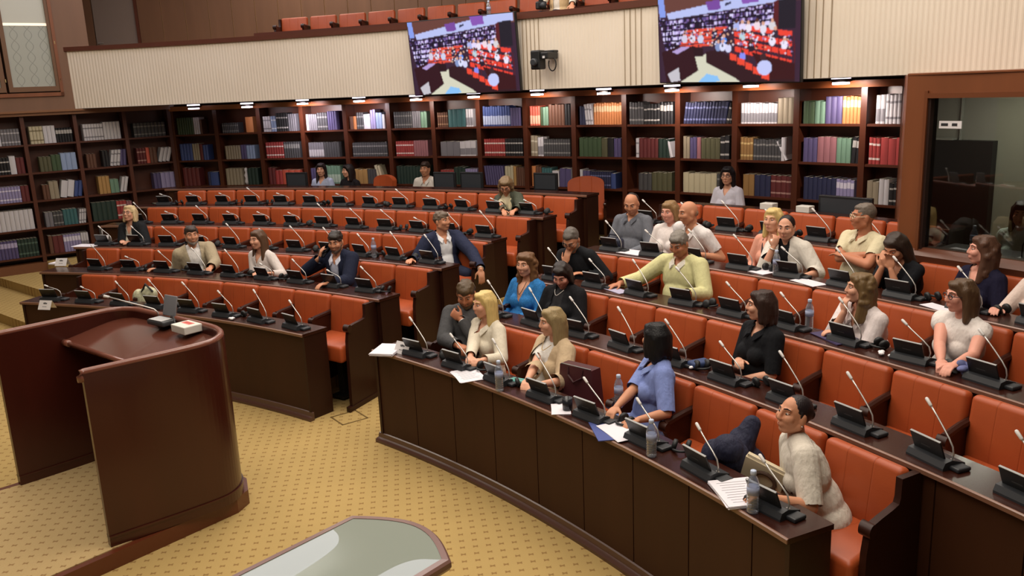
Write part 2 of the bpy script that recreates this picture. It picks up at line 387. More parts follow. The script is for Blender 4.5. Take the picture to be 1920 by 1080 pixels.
# ================================================================== bookcases
RBK, PB, ABK = 17.4, .0494, .1652
SHZ = [.56, 1.025, 1.495, 1.965, 2.435]                        # shelf tops (lowest ones stand behind the desks)
BD = .30
bay_names = ['with green volumes on its top shelf', 'with a bright orange binder on its top shelf', 'with red and orange volumes on its lower shelves', 'behind the woman with long dark hair', 'with lilac and white books on its top shelf', 'with red volumes above the man in white',
  'with teal volumes on its top shelf', 'with white and blue volumes on its top shelf', 'with brown and green books on its top shelf', 'with orange and white volumes on its top shelf', 'with black striped volumes on its top shelf', 'with slanting blue volumes on its top shelf', 'with red and white volumes on its top shelf', 'with gold volumes at the end of its top shelf', 'with white volumes beside the wooden booth']
BAYS = [ABK + PB * i for i in range(15)] + [.8846]
for i in range(15):
    a0, a1 = BAYS[i], BAYS[i + 1]; am = (a0 + a1) / 2
    root = empty('bookcase', pol(CL, RBK, am, .735)); tag(root, 'dark wood bookcase bay ' + bay_names[i], 'bookcase', None)
    hw = .0022
    bk = MB().sweep(CL, [(RBK + BD, .735), (RBK + BD, 2.93), (RBK + BD + .02, 2.93), (RBK + BD + .02, .735)], a0, a1, 3); into(bk.build('back_panel', WOODB), root)
    dv = MB().sweep(CL, [(RBK, .735), (RBK, 2.93), (RBK + BD, 2.93), (RBK + BD, .735)], a0 - hw, a0 + hw, 1); into(dv.build('divider', WOODB), root)
    if i == 14: into(MB().sweep(CL, [(RBK, .735), (RBK, 2.93), (RBK + BD, 2.93), (RBK + BD, .735)], a1 - hw, a1 + hw, 1).build('divider', WOODB), root)
    for z in SHZ[1:]:
        into(MB().sweep(CL, [(RBK + .012, z - .03), (RBK + .012, z), (RBK + BD, z), (RBK + BD, z - .03)], a0 + hw, a1 - hw, 3).build('shelf', WOODB), root)
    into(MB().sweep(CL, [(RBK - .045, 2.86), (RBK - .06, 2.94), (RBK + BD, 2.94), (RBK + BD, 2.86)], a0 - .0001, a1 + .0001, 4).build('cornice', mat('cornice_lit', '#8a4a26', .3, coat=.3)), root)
TW = .80
lnames = ['nearest the dark corner under the balcony', 'with white volumes on its top shelf', 'with teal folders and purple volumes below', 'with thick white binders, cut by the frame edge']
for j in range(4):
    t0, t1 = TW * j, TW * (j + 1)
    root = empty('bookcase', wall_pt((t0 + t1) / 2, 0)); tag(root, 'side wall bookcase bay ' + lnames[j], 'bookcase')
    bk = MB(); wbox(bk, t0, t1, 0, 2.9, -BD - .02, -BD); into(bk.build('back_panel', WOODB), root)
    for t in ((t1,) if j else (t0 + .03, t1)):
        dv = MB(); wbox(dv, t - .03, t + .03, 0, 2.9, -BD, 0); into(dv.build('divider', WOODB), root)
    for z in SHZ:
        sv = MB(); wbox(sv, t0 + .03, t1 - .03, z - .03, z, -BD, -.012); into(sv.build('shelf', WOODB), root)
    pl = MB(); wbox(pl, t0, t1, 0, .53 if j < 2 else .44, -.3, .015); into(pl.build('plinth', mat('plinth_wood', '#6b4228', .45)), root)
# picture lights along the cornice, each with its own lamp
for i, (a, z) in enumerate(zip([.2025, .2635, .3273, .3917, .4555, .5182, .5846, .6505, .7136, .7805, .8488], [2.921, 2.911, 2.927, 2.933, 2.922, 2.929, 2.932, 2.912, 2.922, 2.94, 2.939])):
    p = pol(CL, 17.1, a, z + .005); rz = -a
    root = empty('picture_light', p, rz); tag(root, 'small box picture light under the balcony above the %s bookcase' % (ORD[i + 1] + ' rear' if i < 14 else ''), 'lamp', 'picture lights along the rear bookcases')
    root['label'] = 'white and dark box picture light, %s from the left corner of the rear bookcases' % ORD[i]
    MB().box((0, .0, .002), (.19, .09, .035)).build('housing', mat('lamp_housing', '#24160f', .4), root)
    MB().box((0, .0, .032), (.19, .10, .022)).build('upper_diffuser', mat('lamp_glow', '#ffffff', .5, emit='#f6ecff', estr=3.2), root)
    MB().box((0, .0, -.030), (.17, .085, .026)).build('lower_diffuser', mat('lamp_glow', '#ffffff', .5, emit='#f6ecff', estr=3.2), root)
    MB().box((0, .17, .0), (.03, .26, .02)).build('bracket', mat('lamp_housing', '#24160f', .4), root)
    if i > 0:
        l = bpy.data.lights.new('picture_lamp', 'SPOT'); l.energy = [0, 8, 75, 40, 30, 28, 42, 26, 60, 42, 70][i]; l.color = (1, .88, .95) if i < 4 else (1, .86, .78)
        l.spot_size = 2.2; l.spot_blend = .9; l.shadow_soft_size = .05
        o = bpy.data.objects.new('picture_lamp', l); COL.objects.link(o); o.location = pol(CL, 16.98, a, 2.875)
        o.rotation_euler = (pol(CL, 17.75, a, 2.3) - o.location).to_track_quat('-Z', 'Y').to_euler()
# ================================================================== wall screens
def picture():
    """the live view of the same hall that both screens show, painted as a small raster"""
    Wd, Hd = 192, 108
    im = np.zeros((Hd, Wd, 3)); yy, xx = np.mgrid[0:Hd, 0:Wd]; x = (xx + .5) / Wd; y = (yy + .5) / Hd
    rng = np.random.default_rng(5)
    def poly(pts, c):
        pts = np.array(pts); ins = np.zeros((Hd, Wd), bool); j = len(pts) - 1
        for i in range(len(pts)):
            xi, yi = pts[i]; xj, yj = pts[j]
            cnd = ((yi > y) != (yj > y)) & (x < (xj - xi) * (y - yi) / (yj - yi + 1e-12) + xi); ins ^= cnd; j = i
        im[ins] = np.array(lin(c)); return ins
    def ell(cx, cy, rx, ry, c): k = ((x - cx) / rx) ** 2 + ((y - cy) / ry) ** 2 < 1; im[k] = np.array(lin(c))
    im[:] = np.array(lin('#3a2236'))
    poly([(0, 0), (1, 0), (1, .12), (0, .2)], '#6a4038')
    poly([(.065, .17), (.99, -.05), (.99, .1), (.08, .245)], '#bcc4f4'); poly([(0, 0), (.045, 0), (.06, .21), (.01, .21)], '#8aa0ee')
    # shelves of books
    k = poly([(.0, .22), (.08, .26), (.95, .12), (.95, .36), (.22, .40), (.22, .62), (.05, .62)], '#2a1834')
    cells = rng.random((30, 90)); cc = [lin(h) for h in ('#241230', '#5a4a86', '#c8b8ee', '#3c2440', '#8a6aa8', '#e0d6ff', '#1c1026')]
    ci = rng.integers(0, len(cc), (30, 90))
    row = ((y + .085 * x) * 30).astype(int) % 30; col = (x * 90).astype(int) % 90
    tex = np.array(cc)[ci[row, col]]; im[k] = tex[k]
    dark = k & (((y + .085 * x) * 16) % 1 < .3); im[dark] = np.array(lin('#160c20'))
    poly([(.36, .07), (.46, .05), (.47, .16), (.38, .17)], '#7a4aa0'); poly([(.6, .0), (.72, .0), (.73, .11), (.62, .12)], '#8a56b4')
    poly([(.5, .1), (.54, .085), (.54, .11), (.5, .13)], '#30304a')
    poly([(.83, .12), (.86, .10), (.86, .42), (.83, .42)], '#5a1c22'); poly([(.86, .10), (.97, .09), (.97, .42), (.86, .42)], '#201a26')
    # rows of seats
    for i in range(5):
        y0 = .36 + .045 * i; poly([(.2 - .01 * i, y0 + .02), (.52 - .03 * i, y0), (.5 - .03 * i, y0 + .035), (.2 - .01 * i, y0 + .05)], '#e8503c')
    for i in range(4):
        y0 = .36 + .085 * i; poly([(.56, y0 - .03), (.95, y0 + .09 + .02 * i), (.95, y0 + .15 + .02 * i), (.56, y0 + .03)], '#f04434')
    for i in range(9): poly([(.56 + .05 * i, .5), (.565 + .05 * i, .5), (.57 + .05 * i, .85), (.562 + .05 * i, .85)], '#5c1620')
    # floor, desks, lectern, table
    poly([(.22, .72), (.38, .66), (.44, .74), (.6, 1), (.1, 1)], '#d8d6c0')
    poly([(.36, .64), (.44, .62), (.72, .86), (.97, .96), (.97, 1), (.62, 1), (.36, .77)], '#31141c')
    poly([(.68, .66), (.97, .80), (.97, .97), (.78, .97)], '#3a1016')
    poly([(.02, .63), (.16, .56), (.26, .58), (.30, .86), (.16, 1), (.05, 1)], '#32101a'); poly([(.1, .63), (.18, .57), (.24, .58), (.14, .66)], '#b8a0d8')
    poly([(.26, .57), (.34, .6), (.34, .70), (.27, .68)], '#2a0e18'); poly([(.06, .9), (.15, .82), (.16, .98), (.09, 1)], '#c8c4cc')
    poly([(.30, 1), (.36, .9), (.44, .93), (.46, .985), (.42, 1)], '#8cc4f8')
    for (cx, cy, c) in [(.2, .47, '#d8d0e8'), (.26, .47, '#e4def4'), (.32, .48, '#d0d4f0'), (.42, .44, '#1c1c38'), (.49, .52, '#3f8af0'), (.45, .58, '#8898c8'), (.48, .58, '#dfe2ff'), (.52, .6, '#d8d8f8'), (.62, .7, '#8890f8'), (.58, .36, '#b0b8f0'), (.62, .37, '#e6dcff'), (.66, .38, '#f0e6f6'), (.62, .47, '#bcd8e4'), (.72, .36, '#f4dce6'), (.76, .40, '#e6e0f0'), (.82, .37, '#dcd6dc'), (.84, .46, '#322838'), (.82, .54, '#f0e8fc'), (.9, .58, '#f4ecff'), (.68, .6, '#281828')]:
        ell(cx, cy + .01, .022, .05, c); ell(cx, cy - .05, .010, .022, '#e0a890' if rng.random() > .4 else '#5a3428')
    for i in range(150):
        cx = rng.uniform(.2, .95); y0 = .38 + .2 * rng.random() + max(0, cx - .55) * .3
        ell(cx, y0, .006, .012, rng.choice(['#1a1020', '#e8e0f8', '#9a80b8', '#d8a890', '#30182a', '#f0ecff']))
    for i in range(5): poly([(.53 + .055 * i, .66 + .055 * i), (.58 + .055 * i, .69 + .055 * i), (.58 + .055 * i, .76 + .055 * i), (.53 + .055 * i, .74 + .055 * i)], '#f04a34')
    ell(.77, .84, .05, .085, '#c6ccfa'); ell(.76, .72, .022, .04, '#40242a')
    for _ in range(1):
        q = np.pad(im, ((1, 1), (1, 1), (0, 0)), 'edge'); im = (q[:-2, 1:-1] + q[2:, 1:-1] + q[1:-1, :-2] + q[1:-1, 2:] + 2 * im) / 6
    return im
def screen(name, label, q, seed):
    """q: corners tl, tr, br, bl in the hall"""
    tl, tr, br, bl = [Vector(p) for p in q]; ex = (tr - tl).normalized(); ey = (tl - bl).normalized(); nz = ex.cross(ey).normalized()
    c = (tl + tr + br + bl) / 4; wd = ((tr - tl).length + (br - bl).length) / 2; hg = ((tl - bl).length + (tr - br).length) / 2
    ez = nz if nz.y < 0 else -nz; ey = ez.cross(ex) if ez.cross(ex).z > 0 else -ez.cross(ex)
    root = empty(name, c); tag(root, label, 'screen', None)
    R = Matrix((ex, ey, ez)).transposed()
    MB().rbox((R @ Vector((0, 0, -.035))), (wd, hg, .06), .008, M=R).build('housing', BLACKP, root)
    im = picture(); Hd, Wd, _ = im.shape; w2, h2 = wd - .024, hg - .024
    vs = [R @ Vector((-w2 / 2 + w2 * i / Wd, h2 / 2 - h2 * j / Hd, -.003)) for j in range(Hd + 1) for i in range(Wd + 1)]
    fs = [(j * (Wd + 1) + i, (j + 1) * (Wd + 1) + i, (j + 1) * (Wd + 1) + i + 1, j * (Wd + 1) + i + 1) for j in range(Hd) for i in range(Wd)]
    me = bpy.data.meshes.new('screen_picture'); me.from_pydata(vs, [], fs)
    at = me.color_attributes.new('picture', 'FLOAT_COLOR', 'CORNER')
    col = np.ones((Hd * Wd, 4, 4)); col[:, :, :3] = im.reshape(-1, 1, 3); at.data.foreach_set('color', col.ravel())
    m = _M.get('screen_picture')
    if not m:
        m = bpy.data.materials.new('screen_picture'); m.use_nodes = True; nt = m.node_tree; bs = nt.nodes['Principled BSDF']
        bs.inputs['Base Color'].default_value = (.01, .01, .012, 1); bs.inputs['Roughness'].default_value = .25
        an = nt.nodes.new('ShaderNodeAttribute'); an.attribute_name = 'picture'; nt.links.new(an.outputs['Color'], bs.inputs['Emission Color']); bs.inputs['Emission Strength'].default_value = 1.0
        _M['screen_picture'] = m
    me.materials.append(m); ob('picture', me, root)
    MB().box((R @ Vector((0, 0, -.12))), (wd * .4, hg * .5, .12), M=R).build('wall_bracket', BLACKP, root)
    return root
screen('wall_screen', 'large wall screen over the middle bookcases, left of the hanging camera', [(-1.38, 13.08, 4.018), (.19, 12.13, 4.025), (.243, 12.19, 2.949), (-1.323, 13.143, 2.978)], 1)
screen('wall_screen', 'large wall screen near the wooden booth, right of the hanging camera', [(1.86, 10.80, 3.985), (3.165, 9.49, 3.93), (3.241, 9.527, 2.97), (1.952, 10.838, 2.975)], 2)
# ventilation slots beside the screens are dark gaps between pleats
for a in (.602, .606, .61, .614, .618, .70, .705, .71, .715, .85, .855, .86, .866):
    gp = MB().sweep(CL, [(RBAL - .008, 2.99), (RBAL - .008, 3.92), (RBAL + .0, 3.92), (RBAL + .0, 2.99)], a, a + .0006, 1)
    into(gp.build('pleat_gap', mat('pleat_gap', '#a08f78', .8)), bal)
# hanging camera on the parapet
p = pol(CL, RBAL - .02, .6345, 3.40); root = empty('robotic_camera', p, -.6345)
tag(root, 'black remote camera on a wall arm between the two screens', 'camera')
MB().rbox((.0, -.14, .02), (.12, .26, .09), .015).build('arm', BLACKP, root)
MB().rbox((-.14, -.2, -.03), (.15, .16, .25), .02).build('camera_head', BLACKP, root)
MB().lathe([(.05, 0), (.05, .06), (.035, .07)], 14, M=Matrix.Rotation(PI / 2, 3, 'X'), c=(-.14, -.26, -.06)).build('lens', DGREY, root)
MB().rbox((-.04, -.06, .075), (.2, .12, .03), .01).build('mount_plate', BLACKP, root)
MB().box((.0, -.275, .0), (.035, .006, .03)).build('maker_plate', mat('label_white', '#cfcfd2', .5), root)
MB().tube([(.06 * math.cos(t) + .02, -.1, -.09 + .09 * math.sin(t)) for t in [2.6 + i * .36 for i in range(14)]], .008).build('cable', BLACKP, root)
# ================================================================== chairs
def leather():
    m = mat('orange_leather', '#b0502a', .42, spec=.4)
    nt = m.node_tree; bs = nt.nodes['Principled BSDF']; tc = nt.nodes.new('ShaderNodeTexCoord'); s = nt.nodes.new('ShaderNodeSeparateXYZ')
    nt.links.new(tc.outputs['Object'], s.inputs[0])
    n = nt.nodes.new('ShaderNodeTexNoise'); n.inputs['Scale'].default_value = 6; nt.links.new(tc.outputs['Object'], n.inputs[0])
    mx = nt.nodes.new('ShaderNodeMix'); mx.data_type = 'RGBA'; mx.inputs[6].default_value = (*lin('#9c4422'), 1); mx.inputs[7].default_value = (*lin('#b1542b'), 1)
    nt.links.new(n.outputs[0], mx.inputs[0]); nt.links.new(mx.outputs[2], bs.inputs['Base Color'])
    d = mathn(nt, 'ABSOLUTE', mathn(nt, 'SUBTRACT', mathn(nt, 'ABSOLUTE', s.outputs[0]), .088))
    g = mathn(nt, 'MINIMUM', mathn(nt, 'DIVIDE', d, .006), 1.0)
    n2 = nt.nodes.new('ShaderNodeTexNoise'); n2.inputs['Scale'].default_value = 90; nt.links.new(tc.outputs['Object'], n2.inputs[0])
    hh = mathn(nt, 'ADD', g, mathn(nt, 'MULTIPLY', n2.outputs[0], .12))
    bp = nt.nodes.new('ShaderNodeBump'); bp.inputs['Strength'].default_value = .5; bp.inputs['Distance'].default_value = .006
    nt.links.new(hh, bp.inputs['Height']); nt.links.new(bp.outputs[0], bs.inputs['Normal'])
    return m
LEATH = leather()
TILT = Matrix.Rotation(-.13, 3, 'X')
def chair_back():
    mb = MB(); nx, nz = 10, 10; t = .085
    mb.rbox((0, -.055, .705), (.526, t, .605), .034, M=TILT, seg=3)
    return mb.mesh('backrest', LEATH, True)
me_back = chair_back(); 
me_seat = MB().rbox((0, -.315, .575), (.50, .42, .17), .035, seg=3).mesh('seat_cushion', LEATH, True)
def arm_mesh(x):
    mb = MB(); y = [-.40, -.36, -.30, -.22, -.12, .0, .0]
    prof = [(-.36, .15), (-.36, .72), (-.40, .78), (-.41, .82), (-.38, .845), (-.30, .842), (-.2, .838), (-.1, .838), (.02, .84), (.02, .15)]
    n = len(prof); vs = [(x - .018, p[0], p[1]) for p in prof] + [(x + .018, p[0], p[1]) for p in prof]
    mb.add(vs, [tuple(range(n)), tuple(range(n, 2 * n))] + [(i, (i + 1) % n, n + (i + 1) % n, n + i) for i in range(n)])
    mb.tube([(x - .032, -.405, .822), (x + .032, -.405, .822)], .034, 14)
    mb.tube([(x, -.40, .838), (x, -.28, .836), (x, -.16, .832), (x, -.02, .832)], .026, 8)
    me = mb.mesh('armrest', WOOD, True); sharp(me); return me
def end_mesh(x):
    mb = MB()
    prof = [(-.47, .0), (-.45, .70), (-.43, .78), (-.41, .84), (-.30, .845), (-.19, .845), (-.12, .85), (-.105, .88), (-.10, .985), (.06, .985), (.06, .0)]
    n = len(prof); vs = [(x - .02, p[0], p[1]) for p in prof] + [(x + .02, p[0], p[1]) for p in prof]
    mb.add(vs, [tuple(range(n)), tuple(range(n, 2 * n))] + [(i, (i + 1) % n, n + (i + 1) % n, n + i) for i in range(n)])
    mb.tube([(x - .036, -.42, .825), (x + .036, -.42, .825)], .038, 14); mb.box((x, -.22, .025), (.05, .60, .05))
    me = mb.mesh('end_panel', WOOD, True); sharp(me); return me
me_arm, me_armL, me_end, me_endL = arm_mesh(.275), arm_mesh(-.275), end_mesh(.275), end_mesh(-.275)
def skew(me, k=.27):                                          # seats stand turned a little towards the aisle, under backs that follow the row
    for v in me.vertices:
        if v.co.y < -.08: v.co.x -= k * (v.co.y + .08)
for me in (me_seat, me_arm, me_armL, me_end, me_endL): skew(me)
def proto_chair(parts):
    r = empty('tip_up_seat', (0, 0, -50)); tag(r, 'orange leather seat', 'seat')
    for nm, me in parts: ob(nm, me, r)
    return r
me_sup = MB().box((.04, -.22, .26), (.08, .10, .48)).box((.04, -.22, .035), (.16, .22, .03)).mesh('support_post', mat('support_black', '#120d0b', .6))
base = [('backrest', me_back), ('seat_cushion', me_seat), ('support_post', me_sup)]
PROT = {'mid': base + [('armrest', me_arm)], 'endR': base + [('end_panel', me_end)], 'endL': base + [('end_panel', me_endL), ('armrest', me_arm)], 'both': base + [('end_panel', me_endL), ('end_panel', me_end)]}
first = {}
def chair(kind, loc, rz, label, group):
    if kind not in first:
        first[kind] = proto_chair(PROT[kind]); o = first[kind]; o.location = loc; o.rotation_euler = (0, 0, rz)
    else: o = dup(first[kind], loc, rz)
    tag(o, label, 'seat', group); return o
SEAT0 = {('L', 1): .3033, ('L', 2): .2478, ('L', 3): .2387, ('L', 4): .2252, ('L', 5): .2221, ('R', 1): .7591, ('R', 2): .7604, ('R', 3): .7574, ('R', 4): .759, ('R', 5): .7513}
SEATN = {('L', 1): 8, ('L', 2): 10, ('L', 3): 11, ('L', 4): 12, ('L', 5): 13, ('R', 1): 8, ('R', 2): 10, ('R', 3): 10, ('R', 4): 9, ('R', 5): 6}
BN = {'L': 'left block', 'R': 'right block'}
for (b, r), n in SEATN.items():
    C, R = CC(b), RB(b, r); pit = WS / R
    for k in range(n):
        a = SEAT0[b, r] + (k + .5) * pit
        kind = 'endL' if k == 0 else ('endR' if (k == n - 1 and (b == 'L' or r == 1)) else 'mid')
        idx = (n - 1 - k) if b == 'L' else k
        chair(kind, pol(C, R + .0, a, FZ(r)), -a, 'orange leather seat, %s from the centre aisle in the %s of the %s' % (ORD[idx], ROWN[r], BN[b]), 'orange seats of the ' + BN[b])
# ================================================================== desks
DA = {('L', 1): (.2925, .6635), ('L', 2): (.246, .6715), ('L', 3): (.2285, .674), ('L', 4): (.2105, .671), ('L', 5): (.1985, .677), ('L', 6): (.205, .680),
      ('R', 1): (.7425, 1.1345), ('R', 2): (.7565, 1.30), ('R', 3): (.7545, 1.28), ('R', 4): (.7555, 1.24), ('R', 5): (.7485, .967), ('R', 6): (.7485, .967)}
for (b, r), (a0, a1) in DA.items():
    C, R, z = CC(b), RD(b, r), ZD + (r - 1) * DZ
    if r == 6: z += .022 if b == 'L' else -.035
    fz = FZ(r)
    root = empty('desk', pol(C, R + .2, (a0 + a1) / 2, fz)); tag(root, 'long curved dark wood desk of the %s in the %s' % (ROWN[r], BN[b]), 'desk')
    n = 40
    into(MB().sweep(C, [(R, z - .03), (R + .004, z), (R + .30, z), (R + .30, z - .03)], a0, a1, n).build('worktop', WOODT), root)
    into(MB().sweep(C, [(R - .006, z - .026), (R - .006, z - .004), (R + .002, z + .001), (R + .008, z + .001), (R + .008, z - .026)], a0, a1, n).build('edge_strip', mat('edge_strip', '#7a5645', .3, coat=.3)), root)  # lighter strip carries the front edge's highlight in its colour
    step = WS / (R + .86)
    if b == 'R' and r < 3:
        k = 0; a = a0 + .001
        while a < a1 - .004:
            e = min(a + step * .98, a1 - .0005)
            p = MB().sweep(C, [(R + .03, fz + .0), (R + .03, z - .03), (R + .055, z - .03), (R + .055, fz + .0)], a + .0004, e - .0004, 4)
            into(p.build('front_panel', WOODF), root); a = e
        into(MB().sweep(C, [(R + .045, fz), (R + .045, z - .03), (R + .06, z - .03), (R + .06, fz)], a0 + .001, a1 - .001, n).build('backing_board', mat('gap_dark', '#0d0705', .8)), root)
    else:
        into(MB().sweep(C, [(R + .03, fz), (R + .03, z - .03), (R + .055, z - .03), (R + .055, fz)], a0 + .001, a1 - .001, n).build('front_panel', WOODF), root)
    if r == 1:
        into(MB().sweep(C, [(R - .025, 0), (R - .025, .022), (R - .012, .036), (R + .012, .040), (R + .02, .075), (R + .031, .082), (R + .031, 0)], a0 - .002, a1 + .002, n).build('plinth_moulding', mat('plinth_moulding', '#50342b', .28, coat=.4)), root)
    for a, s in ((a0, 1), (a1, -1)):
        da = .03 / R
        into(MB().sweep(C, [(R + .02, fz), (R + .02, z - .03), (R + .29, z - .03), (R + .29, fz)], a + .0005 * s, a + (da + .0005) * s, 1).build('end_panel', WOOD), root)
# ================================================================== microphone units
def mic_proto(kind):
    r = empty('microphone_unit', (0, 0, -50)); tag(r, 'microphone unit', 'microphone')
    mb = MB()
    prof = [(-.06, 0), (-.06, .012), (-.045, .042), (.0, .05), (.09, .022), (.09, 0)]
    n = len(prof); vs = [(-.125, *p) for p in prof] + [(.125, *p) for p in prof]
    mb.add(vs, [tuple(range(n)), tuple(range(n, 2 * n))] + [(i, (i + 1) % n, n + (i + 1) % n, n + i) for i in range(n)])
    mb.rbox((.145, .03, .012), (.07, .09, .024), .008)
    ob('base', mb.mesh('mic_base', mat('mic_base', '#2b2d31', .5)), r)
    mb = MB(); M = Matrix.Rotation(.38, 3, 'X')
    mb.rbox((-.012, -.03, .094), (.205, .011, .105), .004, M=M)
    p = ob('display_panel', mb.mesh('display_panel', mat('panel_black', '#101114', .38)), r)
    mb = MB(); mb.box(Vector((-.012, -.03, .094)) + M @ Vector((0, .0, .0535)), (.20, .012, .004), M=M)
    ob('panel_edge', mb.mesh('panel_edge', mat('panel_edge', '#8f9090', .4)), p)
    mb = MB(); mb.box(Vector((-.012, -.03, .094)) + M @ Vector((-.01, -.0062, -.01)), (.06, .001, .007), M=M)
    ob('maker_mark', mb.mesh('maker_mark', mat('maker_mark', '#3c3d40', .5)), p)
    if kind == 'high': pts = [(.105, .02, .03), (.112, .02, .075), (.102, .022, .112), (.07, .026, .150), (.02, .032, .195), (-.03, .038, .238), (-.075, .042, .275)]
    elif kind == 'low': pts = [(.105, .02, .03), (.115, .02, .07), (.105, .02, .105), (.07, .022, .125), (.02, .024, .14), (-.03, .026, .15), (-.055, .028, .158)]
    else: pts = [(.105, .02, .03), (.112, .02, .075), (.10, .02, .115), (.06, .024, .145), (.005, .03, .178), (-.04, .036, .205), (-.07, .04, .225)]
    d = (Vector(pts[-1]) - Vector(pts[-2])).normalized()
    mb = MB(); mb.tube(pts, .0046, 8); mb.tube([(.105, .02, .02), (.105, .02, .045)], .012, 10)
    ob('gooseneck', mb.mesh('gooseneck', SILVER, True), r)
    e = Vector(pts[-1]); mb = MB(); mb.tube([e - d * .004, e + d * .004, e + d * .045, e + d * .052], [.006, .009, .0098, .006], 10)
    ob('microphone_head', mb.mesh('microphone_head', mat('mic_head', '#d9d6d4', .5), True), r)
    return r
MICP = {}
def mic(kind, loc, rz, label, group):
    if kind not in MICP:
        MICP[kind] = o = mic_proto(kind); o.location = loc; o.rotation_euler = (0, 0, rz)
    else: o = dup(MICP[kind], loc, rz)
    tag(o, label, 'microphone', group); return o
MOFF = {('L', 1): (.45, .12), ('L', 2): (.34, .20), ('L', 3): (.42, .18), ('L', 4): (.60, .20), ('L', 5): (.35, .21), ('R', 1): (.52, .13), ('R', 2): (.55, .13), ('R', 3): (.52, .15), ('R', 4): (.54, .15), ('R', 5): (.38, .20)}
def headset_proto():
    r = empty('headphones', (0, 0, -50)); tag(r, 'black headphones', 'headphones')
    m = mat('headset_black', '#121316', .55)
    for sx in (-1, 1):
        mb = MB(); mb.lathe([(.012, -.014), (.034, -.012), (.037, 0), (.034, .012), (.014, .016)], 14, c=(sx * .04, 0, .034), M=Matrix.Rotation(1.25, 3, 'Y'))
        ob('ear_cup', mb.mesh('ear_cup', m, True), r)
    mb = MB(); mb.tube([(.052 * math.cos(t), .075 * math.sin(t), .012 + .012 * math.sin(t)) for t in [PI * i / 12 for i in range(13)]], .008, 8)
    ob('headband', mb.mesh('headband', m, True), r); return r
HP = None
rng = random.Random(11)
for (b, r), n in SEATN.items():
    f, ro = MOFF[b, r]; C, R = CC(b), RD(b, r); pit = WS / RB(b, r); z = ZD + (r - 1) * DZ + .0005
    for k in range(1 if (b, r) == ('L', 2) else 0, n):
        a = SEAT0[b, r] + (k + f) * pit
        kind = rng.choice(['high', 'mid', 'high'] if b == 'R' else ['mid', 'low', 'high'] if r != 5 else ['low', 'low', 'mid'])
        idx = (n - 1 - k) if b == 'L' else k
        where = 'place %s from aisle, %s, %s' % (ORD[idx], ROWN[r], BN[b])
        mic(kind, pol(C, R + ro, a, z), -a + rng.uniform(-.12, .12), 'black microphone unit at desk ' + where, 'microphone units on the desks')
        if (b == 'R' and rng.random() < .6) or (b == 'L' and rng.random() < .4):
            ah = a + (.22 + rng.uniform(-.02, .03)) / R
            if ah > DA[b, r][1] - .01: continue
            loc = pol(C, R + ro + rng.uniform(.05, .12), ah, z)
            if HP is None: HP = o = headset_proto(); o.location = loc
            else: o = dup(HP, loc, rng.uniform(-3, 3))
            tag(o, 'black headphones lying at desk ' + where, 'headphones', 'headphones on the desks')
# ================================================================== gallery seats above the parapet
for k in range(13):
    a = .272 + .0323 * (k + .5)
    chair('mid' if k else 'endL', pol(CL, 18.3, a, 3.42), -a, 'orange gallery seat above the parapet, %s from the left end of the upper row' % ORD[k], 'gallery seats')
for k in range(9):
    a = .236 + .0335 * (k + .5)
    chair('mid' if k else 'endL', pol(CL, 17.3, a, 3.06), -a, 'orange gallery seat top peeking just over the parapet rail, %s from the left' % ORD[k], 'front gallery seats')
root = empty('gallery_desk', pol(CL, 17.7, .5, 3.35)); tag(root, 'dark wood gallery desk running in front of the upper orange seats', 'desk')
into(MB().sweep(CL, [(17.62, 4.10), (17.62, 4.15), (17.85, 4.15), (17.85, 4.10)], .262, .72, 30).build('worktop', RAILW), root)
into(MB().sweep(CL, [(17.66, 3.0), (17.66, 4.10), (17.69, 4.10), (17.69, 3.0)], .262, .72, 30).build('front_panel', RAILW), root)
struct(MB().sweep(CL, [(16.45, 3.0), (16.45, 3.055), (17.8, 3.055), (17.8, 3.0)], .1, 1.5, 50).build('floor_gallery_step', CARPET))
struct(MB().sweep(CL, [(17.7, 3.35), (17.7, 3.45), (20.3, 3.45), (20.3, 3.35)], .1, 1.5, 50).build('floor_gallery_rise', CARPET))
# ================================================================== interpreters' booth
BR, B0, B1 = 14.55, .9707, 1.20
bo = empty('booth', pol(CR, BR, 1.05, .44)); tag(bo, 'wooden interpreters booth with a large framed window at the right', 'booth')
def bsw(name, prof, a0, a1, m, n=8, par=None):
    o = into(MB().sweep(CR, prof, a0, a1, n).build(name, m), bo); return o
bsw('left_post', [(BR, .44), (BR, 2.985), (BR + .12, 2.985), (BR + .12, .44)], B0, .9834, WOODK, 2)
bsw('header', [(BR, 2.82), (BR, 2.985), (BR + .12, 2.985), (BR + .12, 2.82)], .9834, B1, WOODK)
bsw('lower_panel', [(BR, .44), (BR, 1.45), (BR + .12, 1.45), (BR + .12, .44)], .9834, B1, WOODK)
bsw('sill', [(BR - .05, 1.44), (BR - .06, 1.50), (BR - .02, 1.53), (BR + .02, 1.555), (BR + .14, 1.555), (BR + .14, 1.44)], .972, B1, mat('sill_wood', '#5d3524', .3, coat=.3))
mo = mat('booth_moulding', '#6e3e24', .35, coat=.2)
bsw('window_moulding', [(BR - .02, 1.53), (BR - .02, 2.86), (BR + .0, 2.86), (BR + .0, 1.53)], .9822, .9840, mo, 1)
bsw('window_moulding', [(BR - .02, 2.80), (BR - .02, 2.84), (BR + .0, 2.84), (BR + .0, 2.80)], .9822, B1, mo)
bsw('window_jamb', [(BR + .0, 1.53), (BR + .0, 2.84), (BR + .11, 2.84), (BR + .11, 1.53)], .9834, .9855, mat('jamb_dark', '#2a140c', .5), 1)
